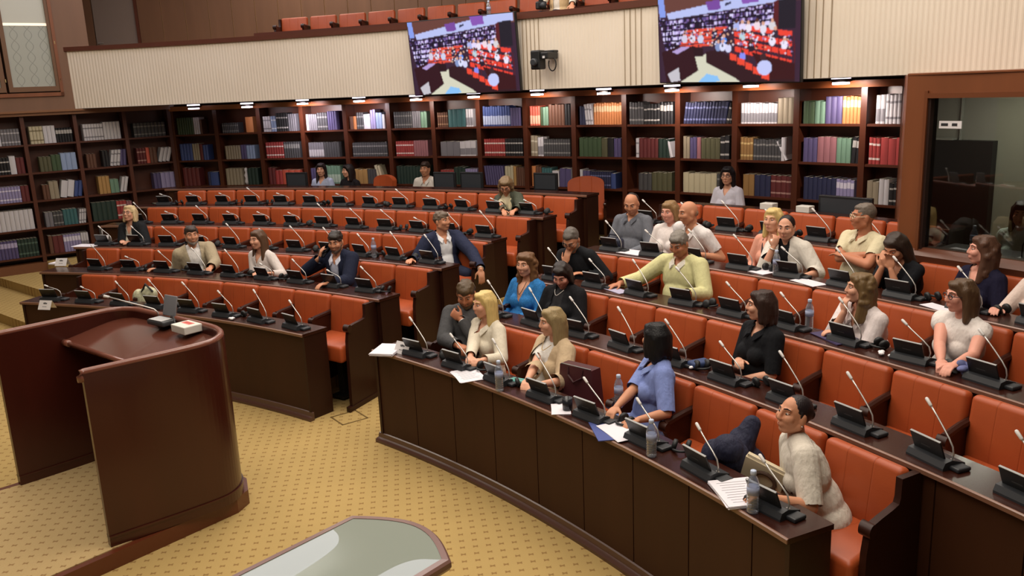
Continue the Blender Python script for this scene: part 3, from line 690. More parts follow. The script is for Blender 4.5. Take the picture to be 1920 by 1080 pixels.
def booth_glass():
    m = bpy.data.materials.new('booth_glass'); m.use_nodes = True; nt = m.node_tree; nt.nodes.remove(nt.nodes['Principled BSDF'])
    t = nt.nodes.new('ShaderNodeBsdfTransparent'); t.inputs[0].default_value = (.55, .56, .53, 1)
    g = nt.nodes.new('ShaderNodeBsdfGlossy'); g.inputs[0].default_value = (1, 1, 1, 1); g.inputs['Roughness'].default_value = .02
    f = nt.nodes.new('ShaderNodeFresnel'); f.inputs[0].default_value = 1.5
    x = nt.nodes.new('ShaderNodeMixShader'); nt.links.new(mathn(nt, 'MULTIPLY', f.outputs[0], 1.8), x.inputs[0]); nt.links.new(t.outputs[0], x.inputs[1]); nt.links.new(g.outputs[0], x.inputs[2])
    nt.links.new(x.outputs[0], nt.nodes['Material Output'].inputs[0]); return m
bsw('glass_pane', [(BR + .05, 1.555), (BR + .05, 2.82), (BR + .058, 2.82), (BR + .058, 1.555)], .9855, B1, booth_glass())
def bquad(name, p0, p1, z0, z1, t, m):
    p0, p1 = Vector(p0), Vector(p1); d = (p1 - p0).normalized(); n = Vector((-d.y, d.x)) * t
    return into(MB().prism([tuple(p0), tuple(p1), tuple(p1 + n), tuple(p0 + n)], z0, z1).build(name, m), bo)
BP0, BP1, BP2 = (3.47, 7.40), (4.60, 9.95), (6.6, 7.0)
dirb = (Vector(BP2) - Vector(BP1)).normalized()
def bp(t, o=0.0): q = Vector(BP1) + dirb * t + Vector((-dirb.y, dirb.x)) * o; return (q.x, q.y)
bquad('side_wall', BP0, BP1, .44, 2.985, .06, WOODK)
bquad('inner_wall', BP1, bp(1.0), .44, 2.98, .06, mat('booth_inner_wall', '#8f8b80', .8))
bquad('inner_green_wall', bp(1.0), BP2, .44, 2.98, .06, mat('booth_green_wall', '#8d8a7a', .8))
bquad('inner_dark_cupboard', bp(.30, -.12), bp(1.04, -.12), .6, 2.27, .1, mat('cupboard_dark', '#17100c', .5))
bquad('wall_shelf', bp(.22, -.12), bp(.60, -.12), 2.25, 2.29, .1, mat('booth_grey', '#9a988f', .5))
bquad('corner_line', bp(.64, -.05), bp(.655, -.05), .6, 2.95, .03, mat('booth_grey', '#9a988f', .5))  # thin pale strip standing in for the inner wall's corner line
bsw('inner_counter', [(BR + .2, 1.44), (BR + .2, 1.48), (BR + .75, 1.48), (BR + .75, 1.44)], .978, 1.15, mat('counter_dark', '#1d1410', .4), 4)
into(MB().prism([(3.37, 7.33), BP1, BP2, (4.9, 4.9)], 2.987, 3.0).build('roof', WOODK), bo)
st = MB().sweep(CR, [(BR + .044, 2.555), (BR + .044, 2.615), (BR + .0495, 2.615), (BR + .0495, 2.555)], .9893, 1.0022, 2); so = into(st.build('sticker', WHITE), bo)
for a0, a1 in ((.9905, .9945), (.9968, .9998)):
    q = into(MB().sweep(CR, [(BR + .042, 2.575), (BR + .042, 2.597), (BR + .0445, 2.597), (BR + .0445, 2.575)], a0, a1, 1).build('sticker_text', mat('ink', '#26262a', .7)), bo)
    q.parent = so
area('booth_fill', (4.7, 8.3, 2.93), .5, 36, (1, .98, .9), (4.7, 8.4, 1))  # unseen fill light added to brighten the booth interior
# ================================================================== lectern
LB = [(-3.98, 6.33), (-3.74, 6.58), (-3.55, 6.79), (-3.43, 6.93), (-3.35, 6.985), (-3.26, 7.0), (-3.16, 6.975), (-3.06, 6.905), (-2.72, 6.64), (-2.40, 6.39), (-2.25, 6.26), (-2.165, 6.13), (-2.135, 6.0), (-2.155, 5.88), (-2.22, 5.79), (-2.42, 5.61), (-2.62, 5.445), (-2.80, 5.295)]
def smooth_line(p, it=2):
    for _ in range(it):
        q = [p[0]]
        for i in range(len(p) - 1):
            a, c = p[i], p[i + 1]; q += [tuple(.75 * a[j] + .25 * c[j] for j in (0, 1)), tuple(.25 * a[j] + .75 * c[j] for j in (0, 1))]
        p = q + [p[-1]]
    return p
def ribbon(mb, line, t, z0, z1, mi=0):
    n = len(line); Lp, Rp = [], []
    for i in range(n):
        a, c = Vector(line[max(i - 1, 0)]), Vector(line[min(i + 1, n - 1)]); d = (c - a).normalized(); nn = Vector((-d.y, d.x)); p = Vector(line[i])
        Lp.append(p + nn * t / 2); Rp.append(p - nn * t / 2)
    vs = []
    for i in range(n): vs += [(*Lp[i], z0), (*Rp[i], z0), (*Rp[i], z1), (*Lp[i], z1)]
    fs = [(4 * i + j, 4 * i + (j + 1) % 4, 4 * i + 4 + (j + 1) % 4, 4 * i + 4 + j) for i in range(n - 1) for j in range(4)] + [(0, 1, 2, 3), tuple(4 * n - 4 + j for j in range(4))]
    return mb.add(vs, fs, mi)
line = smooth_line(LB); LZ = 1.37
lec = empty('lectern', (-2.9, 6.1, 0)); tag(lec, 'large curved mahogany lectern standing open at the back on a carpeted base', 'lectern')
into(ribbon(MB(), line, .05, .19, LZ - .02).build('wall_panel', WOODL, smooth=False), lec)
into(ribbon(MB(), line, .062, .12, .19).build('foot_band', WOODL), lec)
into(ribbon(MB(), smooth_line(LB), .072, .185, .20).build('foot_bead', WOODL), lec)
rim = MB(); rl = [(x, y, LZ - .012) for x, y in line]; rl = [(rl[0][0], rl[0][1], LZ - .05)] + rl + [(rl[-1][0] - .005, rl[-1][1] - .01, LZ - .035), (rl[-1][0] - .004, rl[-1][1] - .008, LZ - .07)]
rim.tube(rl, .025, 10); into(rim.build('rim', mat('lectern_rim', '#7b4a3c', .25, coat=.4), smooth=True), lec)  # the highlight along the rim is put into its lighter colour
inner = [p for p in line]
sh = [(-3.63, 6.675)] + [(p[0], p[1]) for p in line if (p[0] > -3.62 and not (p[1] < 5.72)) ] + [(-2.44, 5.70)]
en = Vector((.634, .773)); z_at = lambda p: 1.20 + .15 * max(0, min(1, ((Vector(p) - Vector((-3.63, 6.675))).dot(en)) / .80))
k = len(sh); rs = MB(); rs.add([(x, y, z_at((x, y)) - .035) for x, y in sh] + [(x, y, z_at((x, y))) for x, y in sh], [tuple(range(k)), tuple(range(k, 2 * k))] + [(i, (i + 1) % k, k + (i + 1) % k, k + i) for i in range(k)])
into(rs.build('reading_shelf', mat('reading_top', '#5c3226', .16, coat=.5)), lec)
ed = MB(); d = (Vector((-2.44, 5.70)) - Vector((-3.63, 6.675))).normalized(); 
ed.tube([(-3.60, 6.65, 1.185), (-2.47, 5.724, 1.185)], .02, 10); into(ed.build('shelf_edge', mat('lectern_rim', '#7b4a3c', .25, coat=.4), smooth=True), lec)
ed = MB(); ed.tube([(-3.62, 6.665, 1.185), (-3.55, 6.61, 1.185)], .027, 12); into(ed.build('shelf_knob', mat('lectern_rim', '#7b4a3c', .25, coat=.4), smooth=True), lec)
plat = [(-4.05, 6.36), (-3.78, 6.66), (-3.50, 6.96), (-3.28, 7.06), (-3.04, 6.99), (-2.38, 6.48), (-2.16, 6.28), (-2.09, 6.08), (-2.13, 5.93), (-2.80, 5.13), (-3.6, 4.18), (-5.2, 5.3)]
into(MB().prism(plat, 0.0, .115).build('platform', mat('platform_wood', '#5e2c18', .3, coat=.3)), lec)
c0 = Vector((-3.25, 5.75)); ip = [tuple(c0 + (Vector(p) - c0) * .93) for p in plat]
into(MB().prism(ip, .11, .1215).build('platform_carpet', carpet_mat('carpet_platform', '#b59c70', '#7d5a38')), lec)
# ================================================================== glass topped table
TA, TB = Vector((-.97, 4.48)), Vector((-.37, 3.95)); td = Vector((-.66, -.75)).normalized(); tm = (TA + TB) / 2
arc = []
for i in range(17):
    t = i / 16; p = TA.lerp(TB, t) - td * (.17 * math.sin(PI * t)); arc.append(p)
outl = [TA + td * 2.6] + arc + [TB + td * 2.6]
tb = empty('table', (tm.x + td.x * 1.2, tm.y + td.y * 1.2, 0)); tag(tb, 'glass topped table with a curved end and rounded wooden frame on the carpet', 'table')
def inset(p, d):
    n = len(p); q = []
    for i in range(n):
        a, c = Vector(p[i - 1]), Vector(p[(i + 1) % n]); e1 = (Vector(p[i]) - a).normalized(); e2 = (c - Vector(p[i])).normalized()
        n1, n2 = Vector((e1.y, -e1.x)), Vector((e2.y, -e2.x)); b = (n1 + n2); b = b / max(.2, b.length_squared / 2) ; q.append(Vector(p[i]) + b * d)
    return q
fr = MB(); o1 = outl; i1 = inset(outl, .045); o2 = inset(outl, .012)
n = len(o1)
lev = [(o2, .64), (o1, .66), (o1, .688), (o2, .70), (i1, .702), (i1, .64)]
vs = [(p.x, p.y, z) for pl_, z in lev for p in pl_]
fs = []
for j in range(len(lev)):
    for i in range(n): fs.append((j * n + i, j * n + (i + 1) % n, ((j + 1) % len(lev)) * n + (i + 1) % n, ((j + 1) % len(lev)) * n + i))
fr.add(vs, fs); into(fr.build('frame', mat('table_frame', '#75544b', .35, coat=.2), smooth=False), tb)
into(MB().prism([tuple(p) for p in i1], .66, .6985).build('glass_top', mat('glass_top', '#8b938a', .0, spec=.7)), tb)
ap = inset(outl, .10); into(ribbon(MB(), [tuple(p) for p in ap], .03, .56, .64).build('apron', RAILW), tb)
for p in (ap[1] + td * .1, ap[-2] + td * .1, ap[0] - td * .15, ap[-1] - td * .15): into(MB().box((p.x, p.y, .28), (.07, .07, .56)).build('leg', RAILW), tb)
# ================================================================== books
BC = {'G': ('green', '#3f5a34', '#8a9a70'), 'g': ('dark green', '#1f3a30', '#53705f'), 'w': ('white', '#d6d2d8', '#8d8a92'), 'k': ('black', '#1d1b20', '#b9b4ae'), 'a': ('grey', '#7b7880', '#c2bdc2'), 'd': ('dark grey', '#4b4a4d', '#8f8d8a'),
      'b': ('blue', '#2c4a94', '#a9b8dc'), 'n': ('navy', '#252a55', '#6a72a8'), 'L': ('light blue', '#8fa9d6', '#e6ecf5'), 'r': ('red', '#b5231f', '#ecd9cf'), 'R': ('dark red', '#6e1a1c', '#b98578'), 'o': ('orange', '#dd7f1c', '#f0c489'), 'v': ('vermilion', '#e04a1a', '#f3b58e'),
      'B': ('brown', '#6e4128', '#b58b62'), 'e': ('beige', '#a39376', '#d6cbb2'), 'c': ('cream', '#cfc29a', '#8f7f58'), 'p': ('purple', '#574a82', '#b9aedb'), 'l': ('lilac', '#9a8fc6', '#e3dcf2'), 't': ('teal', '#2f6f73', '#a8c8c4'), 'y': ('amber', '#c28f38', '#e6c98a'), 'q': ('gold', '#a8782c', '#e0bd6a'), 'x': ('pinkish', '#a8636c', '#dcb4b4'), 'm': ('mint', '#6f9c7f', '#b8d0b8'), 'O': ('olive', '#5c5a38', '#a8a070')}
# code, count, thickness, height, style, lean;  '_' is a gap.  styles: 0 plain, 1 two light bands, 2 light block above, 3 light lower half
def P_(s):
    out = []
    for q in s.split():
        f = q.split(','); out.append((f[0], int(f[1]), float(f[2]), float(f[3]), int(f[4]) if len(f) > 4 else 0, float(f[5]) if len(f) > 5 else 0))
    return out
BK = {  # (bay, shelf letter)
(0, 'A'): 'G,7,.045,.30 w,3,.04,.30 B,1,.04,.26', (0, 'B'): 'b,4,.06,.30 e,3,.045,.30 R,1,.06,.29 b,2,.05,.27', (0, 'C'): 'R,4,.08,.33 _,1,.16,0 n,1,.05,.25 b,1,.16,.25',
(1, 'A'): '_,1,.03,0 d,9,.035,.18,1 _,1,.15,0 o,1,.15,.27', (1, 'B'): '_,1,.04,0 e,6,.05,.24 p,2,.055,.25 L,3,.055,.24', (1, 'C'): 'e,5,.065,.30 _,1,.10,0 g,3,.07,.30',
(2, 'A'): 'w,3,.05,.27,1 L,2,.05,.27,1 k,5,.045,.32,1 a,4,.04,.30', (2, 'B'): 'r,7,.05,.28,1 d,7,.045,.28,2', (2, 'C'): 'R,2,.065,.30 r,2,.07,.25 v,3,.12,.26',
(3, 'A'): 'w,1,.05,.28 a,4,.04,.28 d,4,.05,.30,1 p,4,.045,.32', (3, 'B'): 'a,6,.05,.26,3 d,6,.05,.26', (3, 'C'): 'p,2,.05,.28 m,8,.06,.32,3',
(4, 'A'): 'B,1,.07,.22 o,1,.06,.22 d,3,.045,.28,1 w,1,.13,.25 l,2,.05,.32 L,2,.06,.27 w,2,.05,.24', (4, 'B'): '_,1,.02,0 d,15,.045,.24,1', (4, 'C'): 'y,3,.09,.25 d,4,.05,.25 c,2,.05,.32,0,-.22',
(5, 'A'): '_,1,.02,0 d,8,.042,.27,1 a,4,.04,.27 m,2,.06,.26', (5, 'B'): '_,1,.02,0 r,8,.042,.25,1 x,6,.045,.26', (5, 'C'): 'g,10,.06,.30',
(6, 'A'): 'B,5,.04,.24,1 t,4,.08,.28 w,3,.045,.28,3', (6, 'B'): '_,1,.03,0 a,3,.12,.23 w,3,.10,.24,3', (6, 'C'): 'r,5,.05,.24,2 g,3,.07,.29 l,5,.045,.26',
(7, 'A'): 'b,11,.045,.31,3 p,4,.045,.28', (7, 'B'): 'r,9,.042,.27,1 k,7,.045,.27,1', (7, 'C'): 'p,8,.042,.31,0,-.1 c,3,.05,.31 y,1,.05,.31 B,4,.04,.29',
(8, 'A'): 'v,4,.045,.29,3 G,1,.04,.28 m,2,.05,.28 B,5,.055,.31 k,2,.05,.31 e,2,.05,.28', (8, 'B'): 'e,2,.06,.31,1 w,2,.05,.29,3 d,11,.042,.26,1', (8, 'C'): 'o,1,.07,.31 B,2,.05,.31 t,4,.045,.29 w,1,.12,.25 p,2,.10,.28,0,.05 a,5,.035,.28',
(9, 'A'): '_,1,.02,0 n,2,.05,.27 w,3,.04,.30,1,-.12 o,13,.042,.31,2', (9, 'B'): 'G,5,.075,.28 O,1,.10,.28 k,1,.1,.27 p,2,.06,.27 a,1,.06,.27', (9, 'C'): 'w,1,.05,.27 p,2,.06,.26 n,9,.038,.25,1 b,1,.08,.23 _,1,.07,0 w,1,.12,.25',
(10, 'A'): 'd,5,.045,.31,1 k,5,.05,.28,1 k,4,.05,.30,2', (10, 'B'): '_,1,.10,0 w,1,.05,.28,1 R,5,.06,.27 g,3,.06,.26 w,1,.05,.26,0,-.25', (10, 'C'): '_,1,.14,0 d,3,.07,.24 O,4,.08,.26',
(11, 'A'): 'n,14,.042,.29,1,.13 k,4,.045,.27,1,.2', (11, 'B'): 'e,2,.05,.30 p,2,.05,.29 x,1,.06,.29 O,4,.07,.28 k,2,.065,.31,1 e,2,.06,.31', (11, 'C'): 'c,6,.085,.27 d,5,.04,.27,1',
(12, 'A'): 'w,12,.042,.26,3 e,3,.07,.32', (12, 'B'): 'q,4,.045,.29,1 d,9,.042,.27,1 w,1,.05,.30 w,1,.03,.27,0,-.5', (12, 'C'): '_,1,.05,0 q,2,.08,.28 n,3,.075,.28 R,4,.07,.28,1',
(13, 'A'): 'G,2,.075,.27 m,2,.065,.27 p,3,.07,.32 o,7,.045,.32,2', (13, 'B'): '_,1,.02,0 p,3,.06,.29 x,3,.08,.31 m,3,.06,.30 k,5,.05,.31,2,.06', (13, 'C'): '_,1,.04,0 n,7,.06,.28 l,5,.045,.27,2 w,2,.06,.31,0,-.06',
(14, 'A'): '_,1,.06,0 w,2,.055,.33,3 w,5,.045,.33,1 L,4,.045,.33,2', (14, 'B'): 'r,3,.045,.31,1 r,3,.09,.31 a,2,.06,.31', (14, 'C'): 'e,2,.07,.27 w,2,.06,.30 k,5,.05,.26,1',
(13, 'D'): 'w,1,.16,.12', (11, 'D'): 'w,1,.12,.10 d,3,.08,.16', (12, 'D'): '_,1,.3,0 w,1,.15,.1'}
SW = {  # side wall (bay 0 = next to the corner), listed from the corner outwards
(0, 'A'): '_,1,.05,0 d,9,.06,.25,1', (0, 'B'): '_,1,.05,0 w,3,.06,.26,0,.3 B,2,.06,.28 v,1,.06,.28 R,3,.05,.28,1', (0, 'C'): 'l,3,.08,.28 p,2,.06,.28', (0, 'D'): 'e,3,.09,.22 d,2,.07,.2',
(1, 'A'): '_,1,.02,0 w,5,.055,.30 w,7,.045,.28,1', (1, 'B'): 'p,2,.05,.28,0,.1 w,3,.05,.28,1,.2 k,2,.05,.28 _,1,.1,0 B,3,.05,.24', (1, 'C'): '_,1,.06,0 w,2,.05,.27,0,.25 m,2,.07,.24 y,3,.06,.31', (1, 'D'): 'x,2,.045,.3 r,3,.055,.32,1 g,5,.08,.33 c,3,.045,.27,2', (1, 'E'): '_,1,.1,0 d,3,.07,.25 b,2,.06,.26 n,1,.06,.3 w,1,.07,.3,1',
(2, 'A'): 'k,6,.042,.24,2 w,3,.06,.29 c,4,.05,.29,1', (2, 'B'): 'L,3,.08,.29 G,2,.07,.27 O,3,.06,.25', (2, 'C'): 'b,2,.06,.27,0,.2 w,2,.1,.29,0,.2 e,2,.07,.3 B,2,.05,.25', (2, 'D'): 'w,3,.035,.25,1,.15 t,4,.055,.27 d,3,.05,.25,1 a,2,.06,.25', (2, 'E'): 'w,3,.04,.3,3 l,6,.045,.3,2 R,2,.08,.3 B,1,.06,.31',
(3, 'A'): 'a,6,.045,.27,1 w,2,.05,.29 a,3,.05,.28', (3, 'B'): 'R,2,.06,.27 w,1,.09,.3 k,5,.045,.28,1', (3, 'C'): 'R,2,.06,.27 l,8,.045,.27,1', (3, 'D'): 'w,9,.07,.34', (3, 'E'): 'g,6,.05,.31,1 p,6,.05,.31,2'}
SHI = {'A': 4, 'B': 3, 'C': 2, 'D': 1, 'E': 0}
SHN = {'A': 'top', 'B': 'second', 'C': 'third', 'D': 'fourth', 'E': 'lowest'}
def book_mesh(code, w, h, style):
    nm, c1, c2 = BC[code]; d = .19; mb = MB(); g = .0015
    k = 5; xs = [(-w / 2 + g) + (w - 2 * g) * i / k for i in range(k + 1)]
    ys = [-.010 * math.sin(PI * i / k) for i in range(k + 1)]
    if style == 0: zs = [0, h]; mi = [0]
    elif style == 1: zs = [0, .16 * h, .24 * h, .70 * h, .78 * h, h]; mi = [0, 1, 0, 1, 0]
    elif style == 2: zs = [0, .60 * h, .86 * h, h]; mi = [0, 1, 0]
    else: zs = [0, .08 * h, .52 * h, h]; mi = [0, 1, 0]
    nz = len(zs); vs = [(xs[i], ys[i], z) for z in zs for i in range(k + 1)]
    for j in range(nz - 1): mb_f = [(j * (k + 1) + i, j * (k + 1) + i + 1, (j + 1) * (k + 1) + i + 1, (j + 1) * (k + 1) + i) for i in range(k)]; (mb.add(vs, mb_f, mi[j]) if j == 0 else (mb.f.extend(mb_f), mb.m.extend([mi[j]] * k)))
    b0 = mb.k; x0, x1 = xs[0], xs[-1]
    mb.add([(x0, 0, 0), (x1, 0, 0), (x1, d, 0), (x0, d, 0), (x0, 0, h), (x1, 0, h), (x1, d, h), (x0, d, h)], [(0, 3, 2, 1), (1, 2, 6, 5), (2, 3, 7, 6), (3, 0, 4, 7)])
    mb.add([(x0 + .003, .0, h - .004), (x1 - .003, .0, h - .004), (x1 - .003, d - .004, h - .004), (x0 + .003, d - .004, h - .004)], [(0, 1, 2, 3)], 2)
    nt = [(xs[i], ys[i], h) for i in range(k + 1)] + [(xs[i], ys[i], h - .004) for i in range(k + 1)]
    mb.add(nt, [(i, i + 1, k + 2 + i, k + 1 + i) for i in range(k)])
    def muted(h, f): c = lin(h); g = sum(c) / 3; return tuple(f * (.78 * v + .22 * g) for v in c)  # cover and band colours evenly darkened and greyed
    return mb.mesh('book', [mat('cover_' + code, muted(c1, .74), .55), mat('band_' + code, muted(c2, .74), .55), mat('pages', '#b5ac9b', .8)], fix=False), mb
runs = []
def plan(bay, sh, spec, side):
    z = SHZ[SHI[sh]] + .001; x = .03
    span = (TW - .06) if side else PB * RBK - .085
    for code, n, w, h, st, lean in P_(spec):
        if code == '_': x += w * n; continue
        items = []
        for i in range(n):
            ww = w
            if x + ww > span: break
            items.append((x + ww / 2, z, h + (math.sin(i * 12.9 + x * 40) * .006))); x += ww + .001
            if lean: x += abs(lean) * .02
        if items: runs.append(dict(bay=bay, sh=sh, side=side, code=code, w=w, h=h, st=st, lean=lean, items=items, x=items[0][0] / span))
        x += .004
for (bay, sh), sp_ in BK.items(): plan(bay, sh, sp_, False)
for (bay, sh), sp_ in SW.items(): plan(bay, sh, sp_, True)
def place(run, it):
    x, z, h = it; tilt = run['lean']
    dz_ = abs(math.sin(tilt)) * run['w'] / 2
    if run['side']:
        t = TW * run['bay'] + .03 + x; p = wall_pt(t, z + dz_, -.05); rz = wrz
        return p, rz, tilt
    a = BAYS[run['bay']] + (.04 + x) / RBK; p = pol(CL, RBK + .04, a, z + dz_); return p, -a, tilt
for rn in runs:
    p, _, _ = place(rn, rn['items'][0]); rn['size'] = rn['w'] * rn['h'] / (p - Vector((0, 0, CAM_H))).length_squared * (.45 if rn['side'] else 1)
runs.sort(key=lambda q: -q['size'])
used_lab = set(); count = 0; rest = []
STN = {0: '', 1: ' banded', 2: ' labelled', 3: ' two-tone'}
for rn in runs:
    if rn['sh'] == 'D' and not rn['side']: rest.append(rn); continue
    if count + len(rn['items']) > 300: rest.append(rn); continue
    count += len(rn['items'])
    nm = BC[rn['code']][0]; nb = len(rn['items'])
    where = ('%s shelf of the side wall bookcase %s from the corner' % (SHN[rn['sh']], ORD[rn['bay']])) if rn['side'] else ('%s shelf of the %s rear bookcase from left' % (SHN[rn['sh']], ORD[rn['bay']]))
    pos = 'left end' if rn['x'] < .3 else 'middle' if rn['x'] < .62 else 'right end'
    if rn['side']: pos = {'left end': 'right end', 'right end': 'left end', 'middle': 'middle'}[pos]
    thick = 'wide' if rn['w'] > .075 else 'slim' if rn['w'] < .043 else ''
    cand = ['%s%s book on the %s' % (nm, STN[rn['st']], where), '%s %s%s book on the %s' % (thick or 'medium', nm, STN[rn['st']], where), '%s%s book, %s, %s' % (nm, STN[rn['st']], pos, where), '%s %s%s book, %s, %s' % (thick or 'medium', nm, STN[rn['st']], pos, where)]
    lab = next((c for c in cand if c not in used_lab), cand[-1]); used_lab.add(lab)
    me, _ = book_mesh(rn['code'], rn['w'], rn['h'], rn['st'])
    grp = 'matching %s books, %s' % (nm, where) if nb > 1 else None
    for it in rn['items']:
        p, rz, tilt = place(rn, it); o = ob('book', me, None, p, 0); o.rotation_euler = (0, tilt, rz); o.rotation_mode = 'XYZ'
        o.scale = (1, 1, it[2] / rn['h']); tag(o, lab, 'book', grp)
big = MB(); mats_ = []; idx = {}
for rn in rest:
    _, mb = book_mesh(rn['code'], rn['w'], rn['h'], rn['st'])
    mm = [mat('cover_' + rn['code']), mat('band_' + rn['code']), mat('pages')]
    mp = []
    for q in mm:
        if q.name not in idx: idx[q.name] = len(mats_); mats_.append(q)
        mp.append(idx[q.name])
    for it in rn['items']:
        p, rz, tilt = place(rn, it); M = Matrix.Translation(p) @ Matrix.Rotation(rz, 4, 'Z') @ Matrix.Rotation(tilt, 4, 'Y')
        big.v += [tuple(M @ Vector(v)) for v in mb.v]; big.f += [tuple(i + big.k for i in f) for f in mb.f]; big.m += [mp[i] for i in mb.m]; big.k += len(mb.v)
me = big.mesh('remaining_books', mats_, fix=False)
tag(ob('books', me), 'the many smaller and farther volumes filling the bookcase shelves', 'books', None, 'stuff')
